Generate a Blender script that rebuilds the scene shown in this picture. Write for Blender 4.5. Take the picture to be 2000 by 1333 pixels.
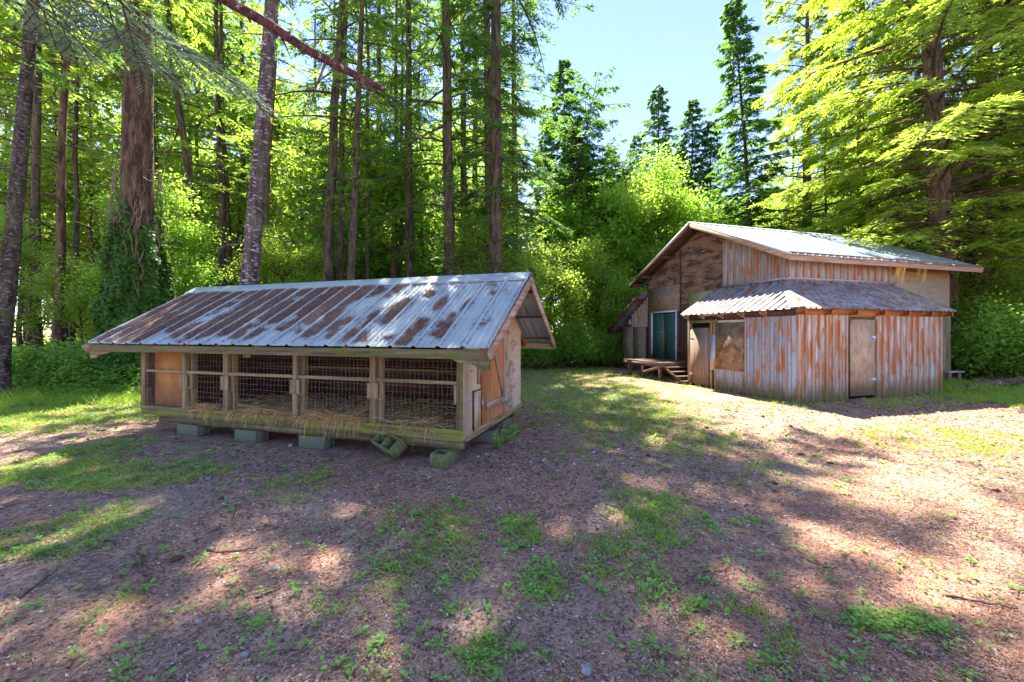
import bpy, math, random
import numpy as np
from mathutils import Vector, Matrix

# ------------------------------------------------------------------ camera, world, sun
scene = bpy.context.scene
for o in list(bpy.data.objects): bpy.data.objects.remove(o)
col = scene.collection
CAMH = 1.5
cam_d = bpy.data.cameras.new('camera'); cam = bpy.data.objects.new('camera', cam_d); col.objects.link(cam)
cam_d.sensor_width = 36; cam_d.lens = 36*800/2000; cam_d.shift_y = -16.5/2000
cam_d.clip_start = .05; cam_d.clip_end = 1500
cam.location = (0, 0, CAMH); cam.rotation_euler = (math.radians(90), 0, 0)
scene.camera = cam
SUN_EL, SUN_AZ = 57, -9           # azimuth from +Y towards +X
w = bpy.data.worlds.new("World"); scene.world = w; w.use_nodes = True
nt = w.node_tree
bg = nt.nodes['Background']; sky = nt.nodes.new('ShaderNodeTexSky')
sky.sky_type = 'NISHITA'; sky.sun_disc = False
sky.sun_elevation = math.radians(SUN_EL); sky.sun_rotation = math.radians(SUN_AZ)
sky.air_density = 1.0; sky.dust_density = .0; sky.ozone_density = 5.0
tint = nt.nodes.new('ShaderNodeMix'); tint.data_type = 'RGBA'; tint.blend_type = 'MULTIPLY'; tint.inputs[0].default_value = 1; tint.inputs[7].default_value = (.42, .345, .40, 1)
nt.links.new(sky.outputs[0], tint.inputs[6]); nt.links.new(tint.outputs[2], bg.inputs[0]); bg.inputs[1].default_value = .15
sl = bpy.data.lights.new('sun', 'SUN'); so = bpy.data.objects.new('sun', sl); col.objects.link(so)
sl.energy = 3.1; sl.angle = math.radians(.55); sl.color = (1, .93, .82)
e, a_ = math.radians(SUN_EL), math.radians(SUN_AZ)
sd = Vector((math.sin(a_)*math.cos(e), math.cos(a_)*math.cos(e), math.sin(e)))
so.rotation_euler = sd.to_track_quat('Z', 'Y').to_euler(); so.location = sd*50
scene.view_settings.view_transform = 'Standard'; scene.view_settings.look = 'None'
scene.view_settings.exposure = 2.88; scene.view_settings.gamma = 1
scene.render.engine = 'CYCLES'

# ------------------------------------------------------------------ node materials
def mat(name, base, layers=(), rough=.85, metal=0., bump=None, trans=None, spec=.3, vary=0., two=None):
    m = bpy.data.materials.new(name); m.use_nodes = True
    t = m.node_tree; N = t.nodes; L = t.links
    p = N['Principled BSDF']; p.inputs['Roughness'].default_value = rough
    p.inputs['Metallic'].default_value = metal; p.inputs['Specular IOR Level'].default_value = spec
    tc = N.new('ShaderNodeTexCoord'); oc = tc.outputs['Object']
    def mapped(s, off=0):
        mp = N.new('ShaderNodeMapping')
        mp.inputs['Scale'].default_value = s if isinstance(s, tuple) else (s, s, s)
        mp.inputs['Location'].default_value = (off, off*.7, off*1.3)
        L.new(oc, mp.inputs[0]); return mp.outputs[0]
    def field(ly, i=0):
        k = ly.get('k', 'noise')
        if k == 'noise':
            n = N.new('ShaderNodeTexNoise'); n.inputs['Scale'].default_value = 1
            n.inputs['Detail'].default_value = ly.get('d', 5); n.inputs['Roughness'].default_value = ly.get('r', .6)
            n.inputs['Distortion'].default_value = ly.get('dist', 0)
            L.new(mapped(ly['s'], ly.get('o', 3.1*i)), n.inputs['Vector']); f = n.outputs['Fac']
        elif k == 'vor':
            n = N.new('ShaderNodeTexVoronoi'); n.inputs['Scale'].default_value = 1
            n.feature = ly.get('feat', 'F1')
            L.new(mapped(ly['s'], ly.get('o', 3.1*i)), n.inputs['Vector']); f = n.outputs[ly.get('out', 'Distance')]
        elif k == 'wave':
            n = N.new('ShaderNodeTexWave'); n.bands_direction = ly.get('dir', 'X'); n.inputs['Scale'].default_value = 1
            n.inputs['Distortion'].default_value = ly.get('dist', 6); n.inputs['Detail'].default_value = 3
            n.inputs['Detail Scale'].default_value = ly.get('ds', 1.2)
            L.new(mapped(ly['s'], ly.get('o', 0)), n.inputs['Vector']); f = n.outputs['Fac']
        elif k == 'attr':
            n = N.new('ShaderNodeAttribute'); n.attribute_name = ly['name']; f = n.outputs['Fac']
        elif k == 'axis':       # coordinate plus a little noise
            sx = N.new('ShaderNodeSeparateXYZ'); L.new(oc, sx.inputs[0])
            n = N.new('ShaderNodeTexNoise'); n.inputs['Scale'].default_value = 1; n.inputs['Detail'].default_value = 5
            L.new(mapped(ly.get('s', 6)), n.inputs['Vector'])
            a = N.new('ShaderNodeMath'); a.operation = 'MULTIPLY_ADD'
            L.new(n.outputs['Fac'], a.inputs[0]); a.inputs[1].default_value = ly.get('amp', .3); L.new(sx.outputs[ly.get('ax', 2)], a.inputs[2])
            f = a.outputs[0]
        elif k == 'island':
            n = N.new('ShaderNodeNewGeometry'); f = n.outputs['Random Per Island']
        elif k == 'object':
            n = N.new('ShaderNodeObjectInfo'); f = n.outputs['Random']
        return f
    def ramp(f, lo, hi, fac=1.):
        r = N.new('ShaderNodeMapRange'); L.new(f, r.inputs[0])
        r.inputs[1].default_value = lo; r.inputs[2].default_value = hi; r.inputs[4].default_value = fac
        return r.outputs[0]
    def chain(base, lys):
        c = N.new('ShaderNodeRGB'); c.outputs[0].default_value = (*base, 1); c = c.outputs[0]
        for i, ly in enumerate(lys):
            mx = N.new('ShaderNodeMix'); mx.data_type = 'RGBA'
            f = ramp(field(ly, i+1), ly.get('lo', .45), ly.get('hi', .6), ly.get('f', 1.))
            if 'mask' in ly:
                mu = N.new('ShaderNodeMath'); mu.operation = 'MULTIPLY'; L.new(f, mu.inputs[0])
                mk = ly['mask']; L.new(ramp(field(mk, i+7), mk.get('lo', .45), mk.get('hi', .6)), mu.inputs[1]); f = mu.outputs[0]
            L.new(f, mx.inputs[0]); L.new(c, mx.inputs[6]); mx.inputs[7].default_value = (*ly['c'], 1)
            c = mx.outputs[2]
        return c
    c = chain(base, layers); L.new(c, p.inputs['Base Color'])
    if bump:
        bl = bump if isinstance(bump, list) else [bump]
        prev = None
        for i, b in enumerate(bl):
            bn = N.new('ShaderNodeBump'); bn.inputs['Strength'].default_value = b.get('st', .5); bn.inputs['Distance'].default_value = b.get('dd', .01)
            L.new(field(b, 11+i), bn.inputs['Height'])
            if prev: L.new(prev, bn.inputs['Normal'])
            prev = bn.outputs[0]
        L.new(prev, p.inputs['Normal'])
    if trans:
        tr = N.new('ShaderNodeBsdfTranslucent'); L.new(chain(trans[0], trans[2] if len(trans) > 2 else ()), tr.inputs[0])
        ms = N.new('ShaderNodeMixShader'); ms.inputs[0].default_value = trans[1]
        L.new(p.outputs[0], ms.inputs[1]); L.new(tr.outputs[0], ms.inputs[2]); L.new(ms.outputs[0], N['Material Output'].inputs[0])
    return m

def wood(name, base, dark, light, ax, moss=None, rough=.9, extra=()):
    s = [26, 26, 26]; s[ax] = 1.3
    s2 = [70, 70, 70]; s2[ax] = 4
    ly = [dict(c=dark, s=tuple(s), lo=.4, hi=.62), dict(c=light, s=tuple(x*.6 for x in s), lo=.5, hi=.72, f=.8),
          dict(c=tuple(x*.45 for x in dark), s=tuple(s2), lo=.6, hi=.75, f=.7)]
    if moss: ly.append(dict(c=moss, s=(5, 5, 9), lo=.45, hi=.62, f=.85))
    ly += list(extra)
    return mat(name, base, ly, rough, bump=dict(s=tuple(s2), st=.6, dd=.004))

W = {}
for k, ax in (('x', 0), ('y', 1), ('z', 2)):
    W['grey'+k] = wood('weathered wood '+k, (.38, .28, .14), (.18, .13, .07), (.54, .43, .26), ax)
    W['mossy'+k] = wood('mossy wood '+k, (.19, .15, .08), (.08, .065, .035), (.3, .25, .14), ax, moss=(.12, .15, .03))
    W['orange'+k] = wood('fresh wood '+k, (.45, .19, .06), (.3, .11, .04), (.58, .3, .12), ax)
    W['dark'+k] = wood('dark wood '+k, (.1, .05, .033), (.05, .026, .02), (.2, .11, .075), ax)
    W['pale'+k] = wood('pale trim '+k, (.46, .32, .2), (.28, .17, .12), (.55, .4, .3), ax)
    W['deck'+k] = wood('deck wood '+k, (.2, .12, .08), (.06, .032, .028), (.26, .16, .12), ax)
M_sill = wood('green sill board', (.26, .2, .09), (.13, .095, .045), (.38, .32, .14), 0, moss=(.22, .28, .03))
M_ply = mat('weathered plywood', (.5, .38, .24), [dict(c=(.24, .15, .11), k='wave', s=(3, 3, 5.5), dist=9, ds=.9, lo=.72, hi=.95, f=.8),
      dict(c=(.56, .44, .35), s=(1.5, 1.5, 5), lo=.5, hi=.68, f=.7), dict(c=(.5, .23, .08), k='axis', ax=2, s=5, amp=.25, lo=1.62, hi=1.8, f=.75),
      dict(c=(.12, .08, .06), s=24, lo=.66, hi=.72, f=.7)], bump=dict(k='wave', s=(3, 3, 5.5), dist=9, ds=.9, st=.3, dd=.006))
M_dooror = mat('orange door plywood', (.5, .2, .07), [dict(c=(.34, .12, .04), s=(30, 30, 3), lo=.45, hi=.65), dict(c=(.62, .33, .15), s=(8, 8, 2), lo=.5, hi=.7, f=.7)], rough=.7)
M_osb_or = mat('orange panel', (.55, .25, .05), [dict(c=(.42, .17, .035), s=7, lo=.4, hi=.65), dict(c=(.3, .12, .03), s=60, lo=.6, hi=.75, f=.7),
      dict(c=(.36, .2, .13), k='axis', ax=2, s=8, amp=.3, lo=.95, hi=.75, f=.55)], rough=.75)
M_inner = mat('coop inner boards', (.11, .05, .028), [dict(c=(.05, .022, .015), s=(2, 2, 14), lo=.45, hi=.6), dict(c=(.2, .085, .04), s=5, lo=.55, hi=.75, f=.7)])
M_galv = mat('galvanised roof', (.46, .52, .5), [dict(c=(.33, .4, .4), s=(3, 3, 1), lo=.4, hi=.65, f=.8), dict(c=(.52, .5, .46), s=(9, 3, 3), lo=.55, hi=.72, f=.6),
      dict(c=(.3, .17, .1), s=6, lo=.64, hi=.75, f=.5), dict(c=(.2, .22, .1), s=14, lo=.66, hi=.75, f=.5)], rough=.55, metal=.35, bump=dict(s=14, st=.1, dd=.004))
M_barnroof = mat('barn roof metal', (.22, .27, .29), [dict(c=(.16, .21, .23), s=(1, 4, 1), lo=.4, hi=.65), dict(c=(.36, .37, .36), s=(2, 7, 7), lo=.5, hi=.7, f=.7),
      dict(c=(.33, .17, .09), s=(1.1, 1.3, 1), lo=.58, hi=.68, f=.85, mask=dict(k='axis', ax=0, s=2, amp=1.2, lo=4.6, hi=6.2))], rough=.75, metal=.1, spec=.15)
RUST = (.50, .18, .04)
def siding(name, base, rustlo, moss=True, rs=(7, 7, 1.7), b2=(.5, .48, .45), ribc=(.44, .35, .26)):
    ly = [dict(c=b2, s=(9, 9, 1.4), lo=.4, hi=.62), dict(c=(.2, .18, .19), s=(30, 30, 3), lo=.56, hi=.7, f=.6),
          dict(c=RUST, s=rs, lo=rustlo, hi=rustlo+.1, f=.95), dict(c=(.13, .05, .03), s=(17, 17, 6), lo=.62, hi=.7, f=.7),
          dict(c=(.42, .2, .09), s=(11, 11, 2), lo=rustlo+.02, hi=rustlo+.2, f=.6)]
    ly += [dict(c=(.07, .05, .04), k='attr', name='rib', lo=.02, hi=.3, f=.55), dict(c=ribc, k='attr', name='rib', lo=.7, hi=.95, f=.85, mask=dict(s=(5, 5, 1.2), lo=.3, hi=.55))]  # rib creases painted dark to stand in for shading between ribs
    if moss: ly += [dict(c=(.16, .13, .035), k='axis', ax=2, s=(7, 7, 2), amp=.55, lo=.72, hi=.4, f=.85)]
    return mat(name, base, ly, rough=.6, metal=.15, bump=dict(s=20, st=.15, dd=.004))
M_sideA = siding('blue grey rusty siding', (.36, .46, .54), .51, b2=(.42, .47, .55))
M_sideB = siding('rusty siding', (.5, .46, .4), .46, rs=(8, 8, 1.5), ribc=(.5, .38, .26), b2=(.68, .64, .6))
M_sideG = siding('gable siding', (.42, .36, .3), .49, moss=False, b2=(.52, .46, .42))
M_awn = mat('rusty awning metal', (.4, .38, .35), [dict(c=(.22, .2, .19), s=(6, 6, 6), lo=.4, hi=.6), dict(c=(.55, .5, .5), s=4, lo=.54, hi=.68, f=.8),
      dict(c=(.3, .13, .06), s=3.3, lo=.52, hi=.62, f=.9), dict(c=(.5, .27, .13), s=8, lo=.55, hi=.7, f=.7)], rough=.5, metal=.3)
M_osb = mat('dark stained sheathing', (.25, .15, .08), [dict(c=(.07, .042, .03), s=(1, 1.4, 5), lo=.42, hi=.58), dict(c=(.36, .25, .17), s=(4, 4, 22), lo=.54, hi=.66, f=.8),
      dict(c=(.26, .2, .15), s=(1.2, 1.2, 1.6), lo=.56, hi=.68, f=.7), dict(c=(.045, .03, .022), k='axis', ax=2, s=3, amp=.4, lo=3.5, hi=3.2, f=0.)], bump=dict(s=(14, 14, 40), st=.3, dd=.004))
M_osb2 = mat('lighter sheathing', (.26, .19, .125), [dict(c=(.13, .09, .06), s=(26, 26, 34), lo=.5, hi=.62), dict(c=(.4, .31, .21), s=6, lo=.5, hi=.68, f=.7)])
M_board = mat('board over window', (.27, .19, .11), [dict(c=(.13, .085, .05), s=(3, 3, 4), lo=.45, hi=.6), dict(c=(.4, .3, .19), s=8, lo=.52, hi=.68, f=.8), dict(c=(.07, .05, .03), s=36, lo=.6, hi=.7, f=.8)])
M_gdoor = wood('grey plywood door', (.26, .19, .14), (.15, .11, .08), (.4, .31, .23), 2, extra=[dict(c=(.13, .095, .08), k='axis', ax=2, s=3, amp=.1, lo=.4, hi=.3, f=.7)])
M_bdoor = mat('buff plywood door', (.52, .38, .23), [dict(c=(.33, .22, .14), s=(7, 7, 3), lo=.45, hi=.65), dict(c=(.2, .13, .09), k='axis', ax=2, s=4, amp=.15, lo=.5, hi=.3, f=.75), dict(c=(.2, .13, .08), s=55, lo=.62, hi=.72, f=.7)])
M_green = mat('green painted door', (.045, .12, .105), [dict(c=(.02, .06, .055), s=(12, 12, 1.6), lo=.45, hi=.62), dict(c=(.12, .22, .2), s=(16, 16, 2), lo=.58, hi=.75, f=.6), dict(c=(.2, .24, .24), s=5, lo=.62, hi=.7, f=.5)], rough=.6)
M_whitetrim = mat('white trim paint', (.6, .63, .68), [dict(c=(.4, .4, .42), s=12, lo=.5, hi=.7)], rough=.6)
M_yel = mat('yellow green board', (.4, .4, .16), [dict(c=(.3, .29, .11), s=(3, 3, 14), lo=.45, hi=.6)])
M_side = mat('side plywood', (.4, .31, .19), [dict(c=(.55, .31, .08), k='axis', ax=2, s=3, amp=.2, lo=2.95, hi=3.3, f=.95), dict(c=(.14, .1, .09), s=(1.5, 1.5, 22), lo=.56, hi=.66, f=.7),
      dict(c=(.35, .33, .36), k='axis', ax=2, s=3, amp=.5, lo=2.5, hi=2.0, f=.8), dict(c=(.2, .14, .1), s=(9, 9, 3), lo=.6, hi=.7, f=.6)])
M_flash = mat('flashing', (.4, .42, .45), [dict(c=(.25, .25, .27), s=6, lo=.5, hi=.65)], rough=.5, metal=.4)
M_steel = mat('zinc hardware', (.5, .52, .54), [dict(c=(.3, .28, .26), s=30, lo=.5, hi=.65)], rough=.4, metal=.7)
M_wire = mat('fence wire', (.42, .36, .3), [dict(c=(.25, .12, .07), s=9, lo=.5, hi=.62)], rough=.5, metal=.4)
M_black = mat('dark gap', (.012, .01, .01), [dict(c=(.03, .02, .015), s=9)])
M_conc = mat('concrete block', (.15, .16, .11), [dict(c=(.16, .17, .15), s=14, lo=.45, hi=.65), dict(c=(.15, .2, .06), s=5, lo=.48, hi=.66, f=.7), dict(c=(.1, .1, .09), s=60, lo=.58, hi=.7, f=.7)], bump=dict(s=80, st=.6, dd=.003))
M_concm = mat('mossy concrete block', (.17, .19, .08), [dict(c=(.1, .13, .03), s=9, lo=.42, hi=.6), dict(c=(.26, .26, .2), s=20, lo=.58, hi=.7, f=.7)], bump=dict(s=80, st=.6, dd=.003))
M_glass = mat('old window pane', (.3, .4, .36), [dict(c=(.5, .6, .55), s=6)], rough=.15, spec=.6)
M_soil = mat('forest floor', (.46, .31, .21), [dict(c=(.28, .185, .135), s=1.6, lo=.42, hi=.62), dict(c=(.58, .4, .27), s=9, lo=.5, hi=.68, f=.8),
      dict(c=(.5, .22, .12), s=.55, lo=.45, hi=.62, f=.6), dict(c=(.08, .05, .04), s=34, lo=.5, hi=.62, f=.8), dict(c=(.12, .08, .065), s=5, lo=.52, hi=.64, f=.6), dict(c=(.5, .36, .27), s=70, lo=.6, hi=.7, f=.7),
      dict(c=(.3, .12, .06), s=(90, 60, 60), lo=.62, hi=.7, f=.8),
      dict(c=(.42, .32, .22), k='attr', name='straw', lo=.2, hi=.9, f=.7),  # sun patches painted as paler soil
      dict(c=(.16, .22, .04), k='attr', name='grass', lo=.35, hi=.9, f=.75, mask=dict(s=22, lo=.45, hi=.58))],
      rough=.95, bump=[dict(s=4, st=.7, dd=.07), dict(s=18, st=.6, dd=.02), dict(s=75, st=.8, dd=.012)])
def leafmat(name, c, tc, f=.45, v=.5):
    dk = tuple(x*v for x in c); lt = tuple(min(1, x*1.6) for x in c)
    return mat(name, c, [dict(c=dk, k='island', lo=.35, hi=1, f=.9), dict(c=lt, s=1.3, lo=.5, hi=.68, f=.5)], rough=.6, spec=.35,
               trans=(tc, f, [dict(c=tuple(x*.65 for x in tc), k='island', lo=0, hi=.9), dict(c=tuple(x*1.1 for x in tc), k='object', lo=.3, hi=1, f=.6)]))
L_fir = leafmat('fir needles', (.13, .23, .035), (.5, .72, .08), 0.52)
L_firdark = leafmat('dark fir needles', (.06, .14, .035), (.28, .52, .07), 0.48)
L_firy = leafmat('sunlit fir needles', (.2, .3, .035), (.62, .8, .08), 0.5)  # brighter, yellower copy with sunlight put into the needle colour
L_maple = leafmat('maple leaves', (.15, .3, .035), (.5, .8, .08), 0.56)
L_maple2 = leafmat('hazel leaves', (.2, .33, .04), (.56, .76, .09), 0.56)
L_bush = leafmat('shrub leaves', (.2, .38, .06), (.5, .8, .1), 0.5)
L_ivy = leafmat('ivy leaves', (.08, .2, .03), (.25, .5, .05), .4)
L_grass = leafmat('grass blades', (.34, .52, .07), (.52, .72, .07), 0.38)
L_weed = leafmat('weed leaves', (.26, .5, .1), (.4, .68, .1), 0.35)
L_near = leafmat('near fir needles', (.26, .40, .33), (.3, .5, .2), 0.2)
def bark(name, c, dk, lt, fleck=.0, s=(9, 9, 2)):
    ly = [dict(c=dk, k='noise', s=s, lo=.42, hi=.58), dict(c=lt, s=tuple(x*1.7 for x in s), lo=.55, hi=.68, f=.7)]
    if fleck: ly.append(dict(c=(.5, .47, .46), k='noise', s=(9, 9, 22), lo=.56, hi=.62, f=fleck))
    ly.append(dict(c=(.09, .12, .03), s=1.4, lo=.52, hi=.66, f=.5))
    return mat(name, c, ly, rough=.95, bump=[dict(s=s, st=1., dd=.05), dict(s=tuple(x*4 for x in s), st=.7, dd=.01)])
B_fir = bark('fir bark', (.11, .085, .055), (.038, .029, .02), (.22, .17, .11))
B_red = bark('reddish bark', (.15, .095, .06), (.05, .032, .02), (.26, .17, .11))
B_fleck = bark('flecked alder bark', (.13, .095, .085), (.06, .042, .04), (.24, .19, .17), fleck=.9)
B_firlit = bark('sunlit fir bark', (.17, .11, .075), (.07, .042, .03), (.3, .21, .14))  # lit copy of the fir bark, sunlight put into the colour
B_stick = mat('dead stick', (.16, .1, .07), [dict(c=(.07, .045, .035), s=20), dict(c=(.34, .28, .22), s=9, lo=.55, hi=.65, f=.7)])
B_stem = mat('ivy stems', (.3, .22, .15), [dict(c=(.18, .13, .08), s=9)])

# ------------------------------------------------------------------ mesh helpers
rs = np.random.RandomState(7)
class MB:
    def __init__(s): s.V = []; s.F = []; s.n = 0
    def add(s, V, F):
        V = np.asarray(V, float); s.V.append(V); s.F.append(np.asarray(F, int)+s.n); s.n += len(V); return s
    def box(s, x0, x1, y0, y1, z0, z1, R=None, o=(0, 0, 0)):
        V = np.array([(x, y, z) for z in (z0, z1) for y in (y0, y1) for x in (x0, x1)], float)
        if R is not None: V = V@np.array(R).T+np.array(o)
        return s.add(V, [(0, 2, 3, 1), (4, 5, 7, 6), (0, 1, 5, 4), (2, 6, 7, 3), (0, 4, 6, 2), (1, 3, 7, 5)])
    def beam(s, p, q, w, h, up=(0, 0, 1)):      # box from p to q, w sideways, h along up
        p, q, up = map(lambda v: np.array(v, float), (p, q, up)); d = q-p; L = np.linalg.norm(d); d /= L
        sd_ = np.cross(d, up); sd_ /= np.linalg.norm(sd_); u = np.cross(sd_, d)
        V = [p+d*L*a+sd_*w*b+u*h*c for a in (0, 1) for b in (-.5, .5) for c in (-.5, .5)]
        return s.add(V, [(0, 1, 3, 2), (4, 6, 7, 5), (0, 4, 5, 1), (2, 3, 7, 6), (0, 2, 6, 4), (1, 5, 7, 3)])
    def prism(s, poly, d):       # planar polygon (quads chain) extruded by vector d ; poly convex, even or odd count
        P = np.array(poly, float); n = len(P); d = np.array(d, float)
        V = np.vstack([P, P+d]); F = [(i, (i+1) % n, (i+1) % n+n, i+n) for i in range(n)]
        for i in range(1, n-1, 2):
            j = min(i+2, n-1); F += [(0, i, i+1, j), (n, n+j, n+i+1, n+i)]
        return s.add(V, F)
    def tube(s, P, r, k=6, cap=True):
        P = np.array(P, float); m = len(P); r = np.broadcast_to(np.asarray(r, float), (m,))
        T = np.gradient(P, axis=0); T /= np.linalg.norm(T, axis=1)[:, None]+1e-9
        ref = np.array([0, 0, 1.]) if abs(T[:, 2]).mean() < .8 else np.array([1., 0, 0])
        A = np.cross(T, ref); A /= np.linalg.norm(A, axis=1)[:, None]+1e-9; Bv = np.cross(T, A)
        an = np.arange(k)*2*math.pi/k
        V = (P[:, None]+r[:, None, None]*(np.cos(an)[None, :, None]*A[:, None]+np.sin(an)[None, :, None]*Bv[:, None])).reshape(-1, 3)
        i = np.arange(m-1)[:, None]*k; j = np.arange(k)[None]; j2 = (j+1) % k
        F = np.stack([i+j, i+j2, i+k+j2, i+k+j], -1).reshape(-1, 4)
        if cap and k % 2 == 0:
            c = [(0, q, q+1, q+2) for q in range(1, k-2, 2)]; b = (m-1)*k
            F = np.vstack([F, [(x[0], x[3], x[2], x[1]) for x in c], [tuple(y+b for y in x) for x in c]])
        return s.add(V, F)
    def leaves(s, P, D, N, l, w):
        P, D, N = (np.asarray(v, float) for v in (P, D, N)); n = len(P)
        D = D/(np.linalg.norm(D, axis=1)[:, None]+1e-9); Wd = np.cross(N, D); Wd /= np.linalg.norm(Wd, axis=1)[:, None]+1e-9
        l = np.broadcast_to(np.asarray(l, float), (n,))[:, None]; w = np.broadcast_to(np.asarray(w, float), (n,))[:, None]
        Q = P+D*l*.45
        V = np.stack([P, Q+Wd*w/2, P+D*l, Q-Wd*w/2], 1).reshape(-1, 3)
        return s.add(V, np.arange(4*n).reshape(-1, 4))
    def mesh(s, name, m, smooth=False):
        V = np.vstack(s.V) if s.V else np.zeros((0, 3)); F = np.vstack(s.F) if s.F else np.zeros((0, 4), int)
        # drop degenerate duplicates (tri padding)
        me = bpy.data.meshes.new(name)
        dup = (F[:, 2] == F[:, 3])
        if dup.any():
            me.from_pydata(V.tolist(), [], [tuple(f[:3]) if d else tuple(f) for f, d in zip(F.tolist(), dup)])
        else:
            me.vertices.add(len(V)); me.vertices.foreach_set('co', V.ravel().astype(np.float32))
            me.loops.add(F.size); me.loops.foreach_set('vertex_index', F.ravel().astype(np.int32))
            me.polygons.add(len(F)); me.polygons.foreach_set('loop_start', np.arange(0, F.size, 4, dtype=np.int32))
            me.update(calc_edges=True)
        me.materials.append(m)
        if smooth: me.polygons.foreach_set('use_smooth', [True]*len(me.polygons))
        return me
    def build(s, name, m, parent=None, smooth=False, bevel=0):
        o = link(name, s.mesh(name, m, smooth), parent)
        if bevel:
            bm = o.modifiers.new('bevel', 'BEVEL'); bm.width = bevel; bm.segments = 1; bm.limit_method = 'ANGLE'
        return o
def link(name, data, parent=None):
    o = bpy.data.objects.new(name, data); col.objects.link(o)
    if parent: o.parent = parent
    return o
def tag(o, label=None, cat=None, group=None, kind=None):
    if label: o['label'] = label
    if cat: o['category'] = cat
    if group: o['group'] = group
    if kind: o['kind'] = kind
    return o
def thing(name, loc, rz, label, cat, group=None):
    o = link(name, None); o.location = loc; o.rotation_euler = (0, 0, rz); o.empty_display_size = .3
    return tag(o, label, cat, group)
def copy_tree(o, parent=None):
    c = o.copy(); col.objects.link(c); c.parent = parent
    for ch in o.children: copy_tree(ch, c)
    return c
def U(a, b, n=None): return rs.uniform(a, b, n)

# value noise for masks
_tab = np.random.RandomState(3).rand(512, 512)
def vn(x, y, s=1., o=0):
    x = np.asarray(x, float)*s+o*17.3+500; y = np.asarray(y, float)*s+o*9.1+500
    xi = np.floor(x).astype(int); yi = np.floor(y).astype(int); fx = x-xi; fy = y-yi
    fx = fx*fx*(3-2*fx); fy = fy*fy*(3-2*fy)
    g = lambda i, j: _tab[i % 512, j % 512]
    return (g(xi, yi)*(1-fx)+g(xi+1, yi)*fx)*(1-fy)+(g(xi, yi+1)*(1-fx)+g(xi+1, yi+1)*fx)*fy
def fbm(x, y, s=1., o=0): return (vn(x, y, s, o)*.5+vn(x, y, s*2.1, o+1)*.27+vn(x, y, s*4.3, o+2)*.15+vn(x, y, s*9, o+3)*.08)

# grass map: soft ellipses read off the clearing (picture px of the ground points, used only to know where turf grows)
def gpt(px, py): t = CAMH*800/(py-650); return (px-1000)/800*t, t
ELL = []
for px0, px1, py0, py1, a in [(0, 340, 770, 850, .8), (0, 200, 855, 960, .8), (180, 500, 850, 900, .25), (60, 420, 900, 960, .7), (0, 250, 985, 1110, .75), (120, 240, 1150, 1230, .6), (690, 960, 970, 1160, .62), (500, 640, 920, 990, .5),
        (1010, 1330, 715, 860, .8), (1000, 1190, 712, 735, 1.2), (1210, 1400, 960, 1090, .68), (1100, 1330, 1040, 1180, .6), (1020, 1110, 1090, 1190, .7), (1430, 1560, 1010, 1060, .45), (1660, 1880, 1195, 1245, .9), (1350, 1560, 1150, 1320, .6),
        (900, 1030, 1240, 1320, .8), (1640, 2000, 830, 890, .45), (1830, 2100, 755, 800, 1.2), (1300, 1420, 850, 900, .5), (1480, 1850, 775, 800, .35), (1240, 1350, 725, 760, .6), (1400, 1900, 900, 1000, .25), (600, 720, 1130, 1200, .5), (960, 1060, 1000, 1080, .8)]:
    x, y = gpt((px0+px1)/2, (py0+py1)/2); x0, _ = gpt(px0, (py0+py1)/2); _, ya = gpt(0, py0); _, yb = gpt(0, py1)
    ELL.append((x, (ya+yb)/2, abs(x-x0), (ya-yb)/2, a))
def turf(x, y):
    g = np.zeros(np.broadcast(x, y).shape)
    for ex, ey, rx, ry, a in ELL:
        d = ((x-ex)/rx)**2+((y-ey)/ry)**2
        g = np.maximum(g, a*np.clip(1.45-d*.75, 0, 1))
    g = np.maximum(g, np.clip((y-16)/3, 0, 1))
    g = np.maximum(g, np.clip((-x-6.5-.0*y)/2, 0, .9)*(y > 5))
    return g
def turfd(x, y): return np.clip(turf(x, y)*.95+.16+(fbm(x, y, 1.6, 5)-.5)*.9+(fbm(x, y, 7, 33)-.5)*1.5-.33-np.clip((5-y)/3, 0, 1)*.2, 0, 1)*1.35*np.clip(turf(x, y)*4+.55, 0, 1)

# ------------------------------------------------------------------ ground
def height(x, y):
    r = np.clip((np.hypot(x, y)-30)/60, 0, 1)
    return (fbm(x, y, 1.1, 9)-.5)*.05+(fbm(x, y, 6, 4)-.5)*.028+r*(fbm(x, y, .05, 2))*3
sx = np.sinh(np.linspace(-1, 1, 420)*4.6); xs = sx/np.abs(sx).max()*190
sy = np.sinh(np.linspace(-.35, 1, 460)*4.2); ys = sy/sy.max()*230+2.5
X, Y = np.meshgrid(xs, ys); Z = height(X, Y)
ny, nx = X.shape
idx = np.arange(ny*nx).reshape(ny, nx)
mb = MB(); mb.add(np.stack([X, Y, Z], -1).reshape(-1, 3), np.stack([idx[:-1, :-1], idx[:-1, 1:], idx[1:, 1:], idx[1:, :-1]], -1).reshape(-1, 4))
ground = mb.build('ground', M_soil, smooth=True); tag(ground, kind='structure')
at = ground.data.attributes.new('grass', 'FLOAT', 'POINT'); at.data.foreach_set('value', turfd(X, Y).ravel().astype(np.float32))
st = np.zeros_like(X)  # mask of sunlit patches painted into the soil colour
for px0, px1, py0, py1, a in [(1440, 2200, 800, 850, .8), (1400, 2200, 880, 980, .6), (0, 400, 855, 885, .7), (520, 720, 950, 1010, .8), (200, 420, 930, 1060, .6)]:
    ex, ey = gpt((px0+px1)/2, (py0+py1)/2); x0, _ = gpt(px0, (py0+py1)/2); _, ya = gpt(0, py0); _, yb = gpt(0, py1)
    st = np.maximum(st, a*np.clip(1.3-((X-ex)/(ex-x0))**2-((Y-(ya+yb)/2)/((ya-yb)/2))**2, 0, 1))
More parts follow.
